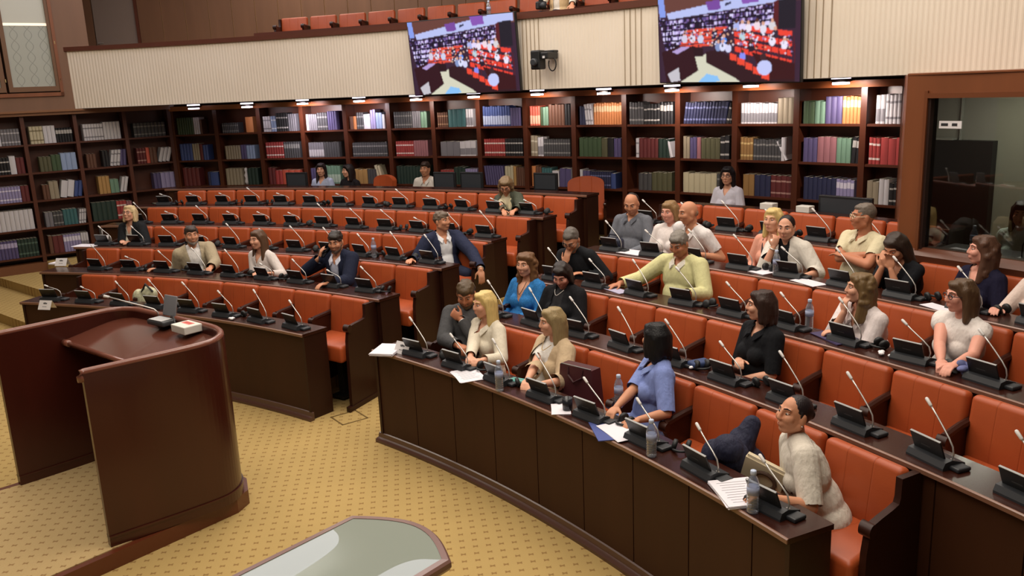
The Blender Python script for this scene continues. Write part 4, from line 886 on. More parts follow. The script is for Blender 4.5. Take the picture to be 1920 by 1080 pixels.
# a small white figurine between the volumes, loose white sheets on the side shelf
fg = MB(); fg.lathe([(.03, 0), (.045, .05), (.03, .12), (.045, .17), (.02, .22), (.035, .25), (.03, .29), (.0, .31)], 12)
tag(fg.build('figurine', mat('figurine_white', '#c9c3c4', .6), smooth=True, loc=pol(CL, 17.5, BAYS[1] + .44 / 17.4 + .0005, SHZ[2])), 'small white figurine standing between beige and dark green volumes', 'figurine')
PG = {
'P1': dict(head=(-5.3, 11.973, 1.533), seat=(-5.265, 12.099, 0.864), fd=(-0.193, -0.981), pitch=14, bf=(-0.248, -0.969), hands={'R': (-5.311, 11.651, 1.203), 'L': (-5.201, 11.582, 1.203)}, detail=134),
'P2': dict(head=(-3.958, 10.596, 1.402), seat=(-3.927, 10.67, 0.717), fd=(0.477, -0.879), pitch=0, bf=(0.35, -0.937), hands={'R': (-4.409, 10.41, 1.036), 'L': (-3.643, 10.171, 1.046)}, detail=150),
'P3': dict(head=(-2.998, 10.096, 1.39), seat=(-2.942, 10.202, 0.717), fd=(-0.551, -0.834), pitch=0, bf=(-0.489, -0.872), hands={'R': (-2.991, 9.823, 1.046), 'L': (-2.817, 9.695, 1.066)}, detail=157),
'P4': dict(head=(-1.952, 9.491, 1.427), seat=(-1.892, 9.583, 0.717), fd=(-0.18, -0.984), pitch=-12, bf=(-0.46, -0.888), hands={'R': (-2.112, 9.535, 1.279), 'L': (-2.048, 9.056, 1.046)}, detail=167),
'P5': dict(head=(-0.779, 9.917, 1.545), seat=(-0.779, 9.917, 0.864), fd=(0.814, -0.581), pitch=4, bf=(0.446, -0.895), hands={'R': (-1.132, 9.44, 1.193), 'L': (-0.318, 9.304, 1.04)}, detail=160),
'P6': dict(head=(-0.026, 11.335, 1.763), seat=(0.107, 11.522, 1.159), fd=(-0.206, -0.979), pitch=-32, bf=(-0.492, -0.871), hands={'R': (-0.06, 10.889, 1.488), 'L': (0.056, 10.832, 1.498)}, detail=142),
'P7': dict(head=(-3.219, 14.985, 1.769), seat=(-3.199, 15.041, 1.036), fd=(-0.05, -0.999), pitch=0, bf=(-0.262, -0.965), hands={}, detail=108),
'P8': dict(head=(-2.726, 14.801, 1.747), seat=(-2.704, 14.857, 1.036), fd=(-0.862, -0.507), pitch=0, bf=(-0.514, -0.858), hands={}, detail=109),
'P9': dict(head=(-1.343, 14.192, 1.776), seat=(-1.317, 14.245, 1.036), fd=(-0.335, -0.942), pitch=0, bf=(-0.416, -0.909), hands={}, detail=114),
'P10': dict(head=(2.806, 10.951, 1.813), seat=(2.848, 10.994, 1.036), fd=(-0.535, -0.845), pitch=0, bf=(-0.656, -0.755), hands={}, detail=147),
'P12': dict(head=(1.348, 9.357, 1.73), seat=(1.348, 9.357, 1.012), fd=(-0.394, -0.919), pitch=-22, bf=(-0.627, -0.779), hands={}, detail=171),
'P13': dict(head=(1.691, 8.968, 1.679), seat=(1.712, 8.989, 1.012), fd=(-0.715, -0.699), pitch=-4, bf=(-0.721, -0.693), hands={}, detail=177),
'P14': dict(head=(1.808, 8.592, 1.722), seat=(1.956, 8.726, 1.012), fd=(-0.961, -0.278), pitch=-8, bf=(-0.838, -0.546), hands={'R': (1.754, 8.451, 1.341), 'L': (1.808, 8.33, 1.351)}, detail=185),
'P15': dict(head=(0.617, 8.519, 1.509), seat=(0.757, 8.662, 0.864), fd=(-0.487, -0.873), pitch=-38, bf=(-0.65, -0.76), hands={'R': (0.569, 8.454, 1.338), 'L': (0.675, 8.343, 1.203)}, detail=186),
'P16': dict(head=(1.549, 7.75, 1.564), seat=(1.58, 7.776, 0.864), fd=(-0.66, -0.751), pitch=-22, bf=(-0.738, -0.675), hands={'R': (0.951, 7.834, 1.183), 'L': (1.468, 7.294, 1.203)}, detail=204),
'P17': dict(head=(2.499, 8.045, 1.697), seat=(2.522, 8.064, 1.012), fd=(-0.71, -0.704), pitch=4, bf=(-0.763, -0.647), hands={}, detail=197),
'P18': dict(head=(2.534, 7.758, 1.673), seat=(2.676, 7.868, 1.012), fd=(-0.546, -0.838), pitch=-6, bf=(-0.735, -0.678), hands={'R': (2.437, 7.72, 1.57), 'L': (2.531, 7.334, 1.301)}, detail=204),
'P19': dict(head=(3.093, 7.423, 1.797), seat=(3.036, 7.383, 1.012), fd=(-0.997, 0.081), pitch=0, bf=(-0.904, -0.427), hands={'R': (3.094, 7.141, 1.523), 'L': (2.878, 7.38, 1.486)}, detail=214),
'P20': dict(head=(3.144, 6.87, 1.622), seat=(3.311, 6.98, 1.012), fd=(-0.862, -0.506), pitch=-30, bf=(-0.842, -0.539), hands={'R': (3.045, 6.82, 1.538), 'L': (3.065, 6.807, 1.531)}, detail=229),
'P21': dict(head=(3.62, 6.451, 1.659), seat=(3.637, 6.461, 1.012), fd=(-0.969, 0.247), pitch=4, bf=(-0.942, -0.336), hands={}, detail=243),
'P22': dict(head=(3.859, 6.014, 1.652), seat=(3.886, 6.029, 1.012), fd=(-0.955, -0.298), pitch=0, bf=(-0.9, -0.437), hands={'R': (3.455, 5.923, 1.341)}, detail=260),
'P23': dict(head=(0.139, 8.022, 1.375), seat=(0.125, 8.008, 0.717), fd=(-0.588, -0.809), pitch=0, bf=(-0.674, -0.739), hands={}, detail=196),
'P24': dict(head=(0.458, 7.666, 1.336), seat=(0.458, 7.666, 0.717), fd=(-0.429, -0.903), pitch=-28, bf=(-0.659, -0.752), hands={}, detail=204),
'P25': dict(head=(-0.401, 7.247, 1.298), seat=(-0.401, 7.247, 0.57), fd=(-0.154, -0.988), pitch=-26, bf=(-0.372, -0.928), hands={'R': (-0.431, 6.875, 0.93), 'L': (-0.489, 7.193, 1.153)}, detail=215),
'P26': dict(head=(-0.245, 7.042, 1.249), seat=(-0.223, 7.063, 0.57), fd=(-0.866, -0.5), pitch=0, bf=(-0.767, -0.642), hands={'R': (-0.368, 6.587, 0.909), 'L': (-0.31, 6.548, 0.919)}, detail=221),
'P27': dict(head=(0.297, 6.473, 1.227), seat=(0.297, 6.473, 0.57), fd=(-0.964, -0.265), pitch=0, bf=(-0.836, -0.549), hands={'R': (0.068, 6.027, 0.889), 'L': (0.137, 5.967, 0.899)}, detail=239),
'P28': dict(head=(0.968, 5.644, 1.309), seat=(0.935, 5.621, 0.57), fd=(-0.504, 0.864), pitch=0, bf=(-0.996, -0.092), hands={'R': (0.62, 5.334, 0.909), 'L': (0.719, 5.189, 0.899)}, detail=273),
'P29': dict(head=(1.525, 4.444, 1.205), seat=(1.7, 4.35, 0.5), fd=(-0.945, -0.327), pitch=13, bf=(-0.993, 0.121), hands={'L': (1.235, 4.1, 0.905), 'R': (1.33, 4.33, 0.75)}, detail=339),
'P30': dict(head=(1.794, 6.01, 1.412), seat=(1.778, 5.999, 0.717), fd=(-0.979, 0.202), pitch=3, bf=(-0.926, -0.379), hands={'R': (1.598, 5.829, 1.066)}, detail=258),
'P31': dict(head=(2.569, 6.155, 1.473), seat=(2.705, 6.241, 0.864), fd=(-0.991, 0.133), pitch=4, bf=(-0.926, -0.377), hands={'R': (2.486, 6.138, 1.365), 'L': (2.314, 6.018, 1.193)}, detail=253),
'P32': dict(head=(3.034, 5.626, 1.523), seat=(3.06, 5.64, 0.864), fd=(-0.998, -0.064), pitch=0, bf=(-0.923, -0.385), hands={'R': (2.717, 5.194, 1.193), 'L': (2.729, 5.12, 1.203)}, detail=276),
'P33': dict(head=(4.615, 7.629, 1.724), seat=(4.64, 7.645, 0.984), fd=(-0.632, -0.775), pitch=-5, bf=(-0.794, -0.607), hands={}, detail=208),
'P11': dict(head=(0.872, 13.033, 4.68), seat=(0.889, 13.057, 3.9), fd=(-0.404, -0.915), pitch=-10, bf=(-0.528, -0.849), hands={'R': (0.596, 12.738, 4.139), 'L': (1.0, 12.513, 4.074)}, detail=130),
}
# ================================================================== people
BODYK = np.array
def orth(v, n): v = v - n * v.dot(n); return v.normalized()
_SPH = None
def unit_sphere(sub=3):
    global _SPH
    if _SPH is None:
        b = bmesh.new(); bmesh.ops.create_icosphere(b, subdivisions=sub, radius=1); b.verts.index_update()
        _SPH = (np.array([v.co[:] for v in b.verts]), [[v.index for v in f.verts] for f in b.faces]); b.free()
    return _SPH
class Blob:
    def __init__(s): s.v = []; s.f = []; s.k = 0
    def ell(s, c, rad, M=None):
        V, Fc = unit_sphere(); P = V * np.array(rad)
        if M is not None: P = P @ np.array(M).T
        P = P + np.array(c); s.v.append(P); s.f += [[i + s.k for i in f] for f in Fc]; s.k += len(P); return s
    def rc(s, p0, q0, p1, q1, seg=14):
        p0, p1 = Vector(p0), Vector(p1); d = p1 - p0; L = d.length
        if L < 1e-5: return s.ell(p0, (q0,) * 3)
        t = d / L; u = t.orthogonal().normalized(); w = t.cross(u); prof = []
        for i in range(5): a = -PI / 2 + PI / 2 * i / 4.0; prof.append((q0 * math.cos(a), q0 * math.sin(a)))
        for i in range(5): a = PI / 2 * i / 4.0; prof.append((q1 * math.cos(a), L + q1 * math.sin(a)))
        vs = []; n = len(prof)
        for r, z in prof[1:-1]:
            for j in range(seg): th = 2 * PI * j / seg; vs.append(p0 + t * z + (u * math.cos(th) + w * math.sin(th)) * r)
        a0 = len(vs); vs.append(p0 - t * q0); vs.append(p1 + t * q1); fs = []; m = n - 2
        for i in range(m - 1):
            for j in range(seg): fs.append([i * seg + j, i * seg + (j + 1) % seg, (i + 1) * seg + (j + 1) % seg, (i + 1) * seg + j])
        for j in range(seg): fs.append([a0, (j + 1) % seg, j]); fs.append([a0 + 1, (m - 1) * seg + j, (m - 1) * seg + (j + 1) % seg])
        s.v.append(np.array([v[:] for v in vs])); s.f += [[i + s.k for i in f] for f in fs]; s.k += len(vs); return s
    def chain(s, pts, rad):
        for i in range(len(pts) - 1): s.rc(pts[i], rad[i], pts[i + 1], rad[i + 1])
        return s
    def mesh(s, name, voxel, smooth=4, origin=(0, 0, 0), fac=.5):
        P = np.concatenate(s.v) - np.array(origin); me = bpy.data.meshes.new(name); me.from_pydata(P.tolist(), [], s.f)
        o = bpy.data.objects.new('tmp', me); COL.objects.link(o)
        r = o.modifiers.new('r', 'REMESH'); r.mode = 'VOXEL'; r.voxel_size = voxel; r.use_smooth_shade = True
        if smooth: q = o.modifiers.new('s', 'SMOOTH'); q.factor = fac; q.iterations = smooth
        dg = bpy.context.evaluated_depsgraph_get(); ev = o.evaluated_get(dg)
        out = bpy.data.meshes.new_from_object(ev, depsgraph=dg); out.name = name
        bpy.data.objects.remove(o); bpy.data.meshes.remove(me)
        out.polygons.foreach_set('use_smooth', [True] * len(out.polygons)); return out
def cut(me, keep):
    """remove the faces whose centre fails keep(x, y, z) (arrays)"""
    n = len(me.polygons); c = np.empty(n * 3); me.polygons.foreach_get('center', c); c = c.reshape(-1, 3); ok = keep(c)
    if ok.all(): return
    b = bmesh.new(); b.from_mesh(me); b.faces.ensure_lookup_table()
    bmesh.ops.delete(b, geom=[b.faces[i] for i in np.nonzero(~ok)[0]], context='FACES'); b.to_mesh(me); b.free()
SKIN = {'fair': '#d8a084', 'mid': '#c98d6d', 'tan': '#b9795a', 'pink': '#d99a86'}
def skin(k): return mat('skin_' + k, SKIN[k], .5, var=((14, 14, 14), .06), spec=.35)
def cloth(h, rough=.85, fine=True):
    if h == '#2f74b4': return mat('cloth_' + h, h, rough, bump=((26, 26, 9), .55, .02), var=((70, 70, 70), .55), spec=.2)
    return mat('cloth_' + h, h, rough, bump=((26, 26, 9), .55, .02), spec=.2)
def hairm(h): return mat('hair_' + h, h, .45, bump=((150, 150, 16), .4, .008), var=((120, 120, 14), .35), spec=.35)
def person(key, label, sex='f', tone='mid', hair=('short', '#3a2c22'), top=None, jacket=None, bottom='#22232b', glasses=None, beard=None, width=1.0, curl=.5, extras=(), roll=0, handn=None, elbow=None, hand_dir=None, head_scale=1.0):
    g = PG[key]; det = g['detail']; vb = min(.008, max(.0048, 1.6 / det)); male = sex == 'm'
    Hc = Vector(g['head']); seat = Vector(g['seat']); O = seat.copy(); Z = Vector((0, 0, 1))
    fd = Vector((*g['fd'], 0)).normalized(); pt = math.radians(g['pitch'])
    hl = Z.cross(fd); R = Matrix.Rotation(math.radians(roll), 3, fd) @ Matrix.Rotation(-pt, 3, hl)
    hf = R @ fd; hu = R @ Z; hl = hu.cross(hf); HM = Matrix((hl, hf, hu)).transposed(); ks = head_scale * (1.0 if male else .96)
    def h(x, f, u): return Hc + HM @ Vector((x * ks, f * ks, u * ks))
    bf = Vector((*g['bf'], 0)).normalized()
    Nb = Hc + .55 * (HM @ Vector((0, -.03, -.150))) + .45 * (Vector((0, 0, -.150)) - .02 * fd)
    Pv = seat + Vector((0, 0, .11)); tu = (Nb - Pv).normalized(); tl = tu.cross(bf).normalized(); tf = tl.cross(tu); TL = (Nb - Pv).length
    TM = Matrix((tl, tf, tu)).transposed()
    def t(x, f, s): return Nb + TM @ Vector((x, f, -s))
    sw = (.168 if male else .142) * width; W = width * (1.0 if male else .92)
    # ---- joints
    arms = {}
    for sd, sg in (('R', -1), ('L', 1)):
        S = t(sg * sw, -.005, .055)
        tgt = Vector(g['hands'][sd]) if sd in g['hands'] else (Pv + bf * .30 + tl * (sg * .07) + Z * .09)
        a, b = (.285, .325) if male else (.265, .30)
        d = tgt - S; L = d.length
        if L > a + b - .004: k = (L + .006) / (a + b); a *= k; b *= k
        dn = d.normalized(); x = (a * a - b * b + L * L) / (2 * L); y = math.sqrt(max(0, a * a - x * x))
        hint = (elbow or {}).get(sd)
        hv = (TM @ Vector((sg * hint[0], hint[1], hint[2]))) if hint else (tl * sg * .55 - tu * .9 - tf * .25)
        E = S + dn * x + orth(hv, dn) * y
        fdir = (tgt - E).normalized(); wr = E + fdir * (b - .075)
        arms[sd] = (S, E, wr, fdir, sg, tgt)
    # ---- the body, one continuous surface
    B = Blob(); H = HM
    B.ell(h(0, -.012, .022), (.075 * ks, .094 * ks, .094 * ks), H); B.ell(h(0, .012, -.032), (.066 * ks, .075 * ks, .077 * ks), H)
    B.ell(h(0, .048, -.088), (.026 * ks, .026 * ks, .022 * ks), H)
    for q in (-1, 1):
        B.ell(h(q * .034, .056, -.018), (.033 * ks, .032 * ks, .032 * ks), H); B.rc(h(q * .054, -.005, -.052), .025 * ks, h(q * .018, .048, -.088), .019 * ks)
        B.ell(h(q * .077, -.012, -.006), (.011 * ks, .020 * ks, .033 * ks), H); B.rc(h(q * .014, .081, .034), .010 * ks, h(q * .044, .068, .034), .009 * ks)
    B.rc(h(0, .085, .02), .010 * ks, h(0, .099, -.018), .0125 * ks); B.ell(h(0, .096, -.024), (.0185 * ks, .014 * ks, .010 * ks), H)
    B.ell(h(0, .076, -.055), (.025 * ks, .018 * ks, .018 * ks), H)
    nr = .054 if male else .046
    B.rc(h(0, -.025, -.05), nr, t(0, -.012, .02), nr * 1.1)
    body = []
    def tor(Bq, inf, legs=False):
        Bq.ell(t(0, .0, .17), (.155 * W + inf, .105 + inf, .165 + inf), TM)
        Bq.ell(t(0, .015, .36), (.143 * W + inf, .112 * (1 + .55 * (width - 1)) + inf, .17 + inf), TM)
        Bq.ell(Pv + Z * .02 + tf * .02, (.165 * W + inf, .13 + inf, .12 + inf), TM)
        for q in (-1, 1):
            Bq.rc(t(q * .045, -.018, .012), .045 + inf, t(q * sw, -.005, .06), .054 * (1 if male else .9) + inf)
            Bq.rc(t(q * .07, -.01, .10), .085 + inf, t(q * .08 * W, 0, .2), .085 + inf)
            if not male: Bq.ell(t(q * .062, .075, .205), (.062 + inf, .058 + inf, .062 + inf), TM)
    tor(B, 0)
    ra = (.050, .042, .040, .027) if male else (.043, .036, .035, .023)
    ra = tuple(q * (1 + .5 * (width - 1)) for q in ra)
    for sd, (S_, E, wr, fdir, sg, tgt) in arms.items():
        B.rc(S_, ra[0] + .004, E, ra[1]); B.rc(E, ra[2], E.lerp(wr, .3), ra[2] + .002); B.rc(E.lerp(wr, .3), ra[2] + .002, wr, ra[3])
        n = Vector((handn or {}).get(sd, (0, 0, -1))); hd = fdir
        if hand_dir and sd in hand_dir: hd = (fdir * .35 + Vector(hand_dir[sd])).normalized()
        n = orth(n, hd); lat = hd.cross(n) * (-1 if sd == 'R' else 1) * -1
        hk = 1.0 if male else .9
        M = Matrix((lat, hd, n)).transposed()
        B.ell(wr + hd * .052 * hk, (.041 * hk, .056 * hk, .016), M)
        for i, (off, ln) in enumerate(((.030, .92), (.010, 1.0), (-.010, .95), (-.029, .78))):
            p = wr + hd * .090 * hk + lat * off * hk; dd = (hd + lat * off * 1.5).normalized(); pts = [p - dd * .03, p]; ang = .15
            for sl in (.038, .027, .021):
                ang += curl * (.75 if sl > .03 else .6); v = dd * math.cos(ang) + n * math.sin(ang); p = p + v * sl * ln * hk; pts.append(p)
            B.chain(pts, [.0095 * hk, .0092 * hk, .0086 * hk, .0078 * hk, .0068 * hk])
        p = wr + hd * .022 * hk + lat * .026 * hk; v1 = (hd * .62 + lat * .75 + n * .25).normalized(); v2 = (hd * .9 + lat * .25 + n * .3).normalized()
        B.chain([p, p + v1 * .042 * hk, p + v1 * .042 * hk + v2 * .030 * hk, p + v1 * .042 * hk + v2 * .054 * hk], [.015 * hk, .0115 * hk, .0098 * hk, .0082 * hk])
    legs = []
    for q in (-1, 1):
        hp = Pv + tl * (q * .085) - Z * .015; kn = hp + bf * .40 + tl * (q * .03) + Z * .01; an = Vector((kn.x + bf.x * .02, kn.y + bf.y * .02, seat.z - .42 + .07)); 
        B.rc(hp, .082, kn, .058); B.rc(kn, .055, an, .036); B.rc(an - Z * .03, .034, an + bf * .15 - Z * .045, .026); legs.append((hp, kn, an))
    root = ob('person', B.mesh('person_body', vb, 4, O), None, O); root.data.materials.append(skin(tone)); tag(root, label, 'person')
    def child(name, me, m, par=None): me.materials.append(m); o = ob(name, me, par or root); return o
    def loc(p): return Vector(p) - O
    # ---- face
    for q in (-1, 1):
        e = Blob(); e.ell(loc(h(q * .031, .0700, .012)), (.0125 * ks, .0115 * ks, .0075 * ks), H)
        def raw(Bl, nm): me = bpy.data.meshes.new(nm); me.from_pydata(np.concatenate(Bl.v).tolist(), [], Bl.f); me.polygons.foreach_set('use_smooth', [True] * len(me.polygons)); return me
        eo = child('eye', raw(e, 'eye'), mat('eye_white', '#cfc6bf', .3))
        e = Blob(); e.ell(loc(h(q * .031, .0785, .011)), (.0062 * ks, .0045 * ks, .0062 * ks), H); child('iris', raw(e, 'iris'), mat('iris_dark', '#1d120c', .2), eo)
        e = Blob(); e.rc(loc(h(q * .031 - .014, .0715, .019)), .004 * ks, loc(h(q * .031 + .014, .0715, .019)), .004 * ks); e.rc(loc(h(q * .031 - .012, .073, .0205)), .004 * ks, loc(h(q * .031 + .012, .073, .0205)), .004 * ks); child('eyelid', raw(e, 'eyelid'), skin(tone))
        e = Blob(); e.rc(loc(h(q * .015, .0885, .036)), .0035 * ks, loc(h(q * .034, .083, .042)), .0038 * ks); e.rc(loc(h(q * .034, .083, .042)), .0038 * ks, loc(h(q * .05, .069, .036)), .0028 * ks)
        child('eyebrow', raw(e, 'eyebrow'), mat('brow_' + hair[1], hair[1] if hair[0] != 'bald' else '#4a3a30', .8))
    e = Blob(); lw = .021
    for q in (-1, 1):
        e.rc(loc(h(0, .0900, -.0505)), .0048 * ks, loc(h(q * lw, .0770, -.0540)), .0024 * ks); e.rc(loc(h(0, .0890, -.0595)), .0052 * ks, loc(h(q * lw, .0770, -.0548)), .0024 * ks)
    child('lips', raw(e, 'lips'), mat('lips_' + sex, '#a8564e' if not male else '#a86a58', .45))
    # ---- hair
    st, hc = hair; hb = Blob(); rr = random.Random(key)
    def he(x, f, u, a, b, c): hb.ell(h(x, f, u), (a * ks, b * ks, c * ks), H)
    def hr(p, a, q, b): hb.rc(h(*p), a * ks, h(*q), b * ks)
    if st == 'bald':
        he(0, -.062, -.012, .066, .046, .045)
    elif st == 'receding':
        he(0, -.045, .03, .0775, .078, .075); he(0, -.03, .075, .05, .062, .042)
    elif st == 'short':
        he(0, -.020, .036, .0800, .0965, .092); he(0, .022, .078, .060, .066, .036); he(.01, .055, .076, .045, .03, .022)
        for i in range(40): th = rr.uniform(0, 2 * PI); u = rr.uniform(.03, .115); k = math.sqrt(max(.05, 1 - ((u - .03) / .098) ** 2)); he(math.sin(th) * .074 * k, math.cos(th) * .088 * k - .018, u, .016, .018, .014)
        for q in (-1, 1): hr((q * .071, .008, .03), .010, (q * .073, .006, -.008), .006)
    elif st == 'crop':
        he(0, -.024, .040, .0785, .0940, .088); he(0, .012, .084, .055, .062, .032)
        for i in range(36): th = rr.uniform(0, 2 * PI); u = rr.uniform(.02, .115); k = math.sqrt(max(.05, 1 - ((u - .02) / .108) ** 2)); he(math.sin(th) * .074 * k, math.cos(th) * .086 * k - .02, u, .013, .016, .012)
    elif st == 'updo':
        he(0, -.022, .030, .0790, .0945, .092); he(0, -.112, .012, .036, .030, .036)
        for q in (-1, 1): hr((q * .071, .005, .03), .010, (q * .073, .0, -.02), .006)
    else:
        he(0, -.02, .036, .0845, .098, .096); he(0, .018, .085, .060, .066, .036)
        if st == 'bob': lens = (-.10, -.13)
        elif st == 'bobshort': lens = (-.075, -.09)
        elif st == 'mid': lens = (-.16, -.19)
        else: lens = (-.24, -.28)
        for q in (-1, 1):
            hr((q * .064, -.006, .055), .032, (q * .074, -.01, -.06), .031); hr((q * .074, -.012, -.06), .031, (q * .082, -.008 + (.02 if lens[0] < -.2 else 0), lens[0]), .026)
            hr((q * .032, .046, .088), .026, (q * .070, .020, .035), .017); hr((q * .070, .020, .035), .017, (q * .079, -.002, -.055), .016)
            hr((q * .045, -.06, .02), .05, (q * .05, -.066, lens[1]), .040)
        hr((0, -.055, .03), .068, (0, -.072, lens[1]), .048)
        for i in range(60):
            th = rr.uniform(1.2, 2 * PI - 1.2); x, f = math.sin(th), math.cos(th); j = rr.uniform(-.010, .012); w = rr.uniform(.007, .011)
            pts = [h(x * .05, f * .06 - .015, .115), h(x * .086, f * .098 - .02, .05), h(x * .094, f * .102 - .024 + j, -.04), h(x * (.094 + j), f * .10 - .03, lens[0] - rr.uniform(-.02, .035))]
            hb.chain(pts, [w * ks, w * ks, w * ks, w * .7 * ks])
        if st == 'curly' or st == 'wavy':
            for i in range(90 if st == 'curly' else 46):
                u = rr.uniform(-.16 if st == 'curly' else -.2, .1); t0_ = 1.25 if u < .05 else .6; th = rr.uniform(t0_, 2 * PI - t0_)
                k = math.sqrt(max(.15, 1 - (max(u, 0) / .125) ** 2)); he(math.sin(th) * .092 * k, math.cos(th) * .10 * k - .02, u, *([rr.uniform(.016, .03)] * 3))
    hm = hb.mesh('hair', max(.005, min(.008, 1.9 / det)), 3, O)
    if st in ('short', 'crop', 'receding', 'updo'):
        hc_, L_, F_, U_ = np.array(loc(Hc)), np.array(hl), np.array(hf), np.array(hu)
        def hk_(c):
            d = (c - hc_) / ks; f, u, x = d @ F_, d @ U_, np.abs(d @ L_)
            lim = np.where(f > -.035, np.where((f < .012) & (x > .05), -.004 if st != 'updo' else .004, .045 - .02 * (x > .06)), -.062)
            return (u > lim) | (f < -.10)
        cut(hm, hk_)
    child('hair', hm, hairm(hc))
    if beard:
        bb = Blob(); bb.rc(loc(h(-.04, .035, -.075)), .021, loc(h(0, .058, -.096)), .026); bb.rc(loc(h(.04, .035, -.075)), .021, loc(h(0, .058, -.096)), .026)
        bb.rc(loc(h(-.022, .081, -.046)), .0075, loc(h(.022, .081, -.046)), .0075)
        for q in (-1, 1): bb.rc(loc(h(q * .062, .012, -.03)), .014, loc(h(q * .045, .032, -.07)), .019)
        child('beard', bb.mesh('beard', .006, 2), hairm(beard))
    # ---- clothing
    def garment(name, col, inf, sleeve, vneck=0, vw=.05, opening=None, low=None, collar=None, rough=.85, m=None, par=None, thick=0):
        G = Blob(); tor(G, inf)
        for sd, (S_, E, wr, fdir, sg, tgt) in arms.items():
            i2 = inf + .004
            if sleeve == 'none': continue
            if sleeve == 'cap': G.rc(S_, ra[0] + i2 + .004, S_.lerp(E, .18), ra[0] + i2 + .006)
            else:
                fr = {'short': .62, 'half': .98, 'long': 1, 'three': 1}[sleeve]
                G.rc(S_, ra[0] + i2 + .004, S_.lerp(E, fr), ra[1] + i2 + (.006 if sleeve == 'short' else .002))
                if sleeve in ('long', 'three'):
                    k = .94 if sleeve == 'long' else .45
                    G.rc(E, ra[1] + i2, E.lerp(wr, k), (ra[3] if sleeve == 'long' else ra[2]) + i2 + .003)
        me = G.mesh(name, max(.006, vb * 1.15), 3, O)
        lo = low if low is not None else TL + .02
        Nl = np.array(loc(Nb)); X, Y, U = np.array(tl), np.array(tf), np.array(tu); pz = loc(Pv).z
        ends = []
        if sleeve == 'short' or sleeve == 'half' or sleeve == 'three' or sleeve == 'long':
            for sd, (S_, E, wr, fdir, sg, tgt) in arms.items():
                if sleeve == 'short': ends.append((np.array(loc(S_.lerp(E, .66))), np.array((E - S_).normalized()), .10))
                elif sleeve == 'half': ends.append((np.array(loc(S_.lerp(E, .97))), np.array((E - S_).normalized()), .10))
                else: ends.append((np.array(loc(E.lerp(wr, .93 if sleeve == 'long' else .45))), np.array(fdir), .075))
        def keep(c):
            d = c - Nl; x, y, s = d @ X, d @ Y, -(d @ U); ok = s < lo
            for p, ax, rad in ends:
                q = c - p; al = q @ ax; ra_ = np.linalg.norm(q - np.outer(al, ax), axis=1); ok &= ~((al > 0) & (al < .14) & (ra_ < rad) & ((np.abs(x) > sw + .015) | (np.abs(y) > .135 * W + .02)))
            if vneck: ok &= ~((y > -.03) & (s < vneck) & (np.abs(x) < vw * (1 - s / vneck) + .004))
            if opening:
                w0, w1, s1 = opening
                wd = np.where(s < s1, w0 + (w1 - w0) * np.clip((s - .02) / (s1 - .02), 0, 1), w1 + (s - s1) * .10); ok &= ~((y > -.02) & (np.abs(x) < wd))
            return ok
        cut(me, keep)
        if thick:
            pass
        o = child(name, me, m or cloth(col, rough), par)
        if collar:
            mb = MB()
            for q in (-1, 1):
                ins = [(0, -.066, -.034), (.040, -.052, -.028), (.056, -.005, -.014), (.046, .046, .014), (.016, .082, .046)]
                outr = [(0, -.092, .002), (.058, -.074, .006), (.090, -.004, .014), (.084, .070, .044), (.050, .112, .090)]
                n = len(ins); vs = []
                for (a, c), dn in ((p, d) for p in zip(ins, outr) for d in (0,)):
                    a_, c_ = t(q * a[0], a[1] + .012, a[2]), t(q * c[0], c[1] + .014, c[2]); m_ = (a_ + c_) / 2 + tf * .004 + tu * .012
                    vs += [loc(a_), loc(m_), loc(c_), loc(c_ - tu * .006), loc(a_ - tu * .012)]
                mb.add(vs, [(5 * i + j, 5 * i + (j + 1) % 5, 5 * i + 5 + (j + 1) % 5, 5 * i + 5 + j) for i in range(n - 1) for j in range(5)] + [(0, 1, 2, 3, 4), tuple(5 * n - 5 + j for j in range(5))])
            mb.build('collar', cloth(collar), o, smooth=False)
        return o
    tp = None
    if top: tp = garment(top.get('name', 'shirt'), top['c'], top.get('inf', .012), top.get('sl', 'short'), top.get('v', 0), top.get('vw', .05), low=top.get('low'), collar=top.get('collar'))
    if jacket: garment('jacket', jacket['c'], .026, jacket.get('sl', 'long'), opening=jacket.get('open', (.075, .03, .34)), low=jacket.get('low'), collar=None)
    if bottom:
        G = Blob(); G.ell(Pv + Z * .0 + tf * .02, (.165 * W + .008, .138, .115), TM)
        for hp, kn, an in legs: G.rc(hp, .09, kn, .068); G.rc(kn, .066, an, .05)
        child('trousers', G.mesh('trousers', .010, 2, O), cloth(bottom))
        for hp, kn, an in legs:
            G = Blob(); G.rc(loc(an - Z * .03), .042, loc(an + bf * .15 - Z * .04), .032); child('shoe', G.mesh('shoe', .010, 2), mat('shoe_black', '#15130f', .4))
    if glasses:
        mb = MB()
        for q in (-1, 1):
            pts = [loc(h(q * .033 + .024 * math.cos(a), .093 - abs(.024 * math.cos(a) * q + .0) * .12, .010 + .017 * math.sin(a))) for a in [2 * PI * i / 16 for i in range(17)]]
            mb.tube(pts, .0028, 6); mb.tube([loc(h(q * .057, .090, .014)), loc(h(q * .074, .05, .014)), loc(h(q * .080, -.01, .010))], .0025, 6)
        mb.tube([loc(h(-.010, .097, .014)), loc(h(.010, .097, .014))], .0025, 6)
        mb.build('glasses', mat('glasses_' + glasses, glasses, .3), root)
    api = dict(root=root, h=h, t=t, loc=loc, arms=arms, child=child, raw=raw, HM=HM, TM=TM, Nb=Nb, tl=tl, tf=tf, tu=tu, O=O, tp=tp)
    for ex in extras: ex(api)
    return api
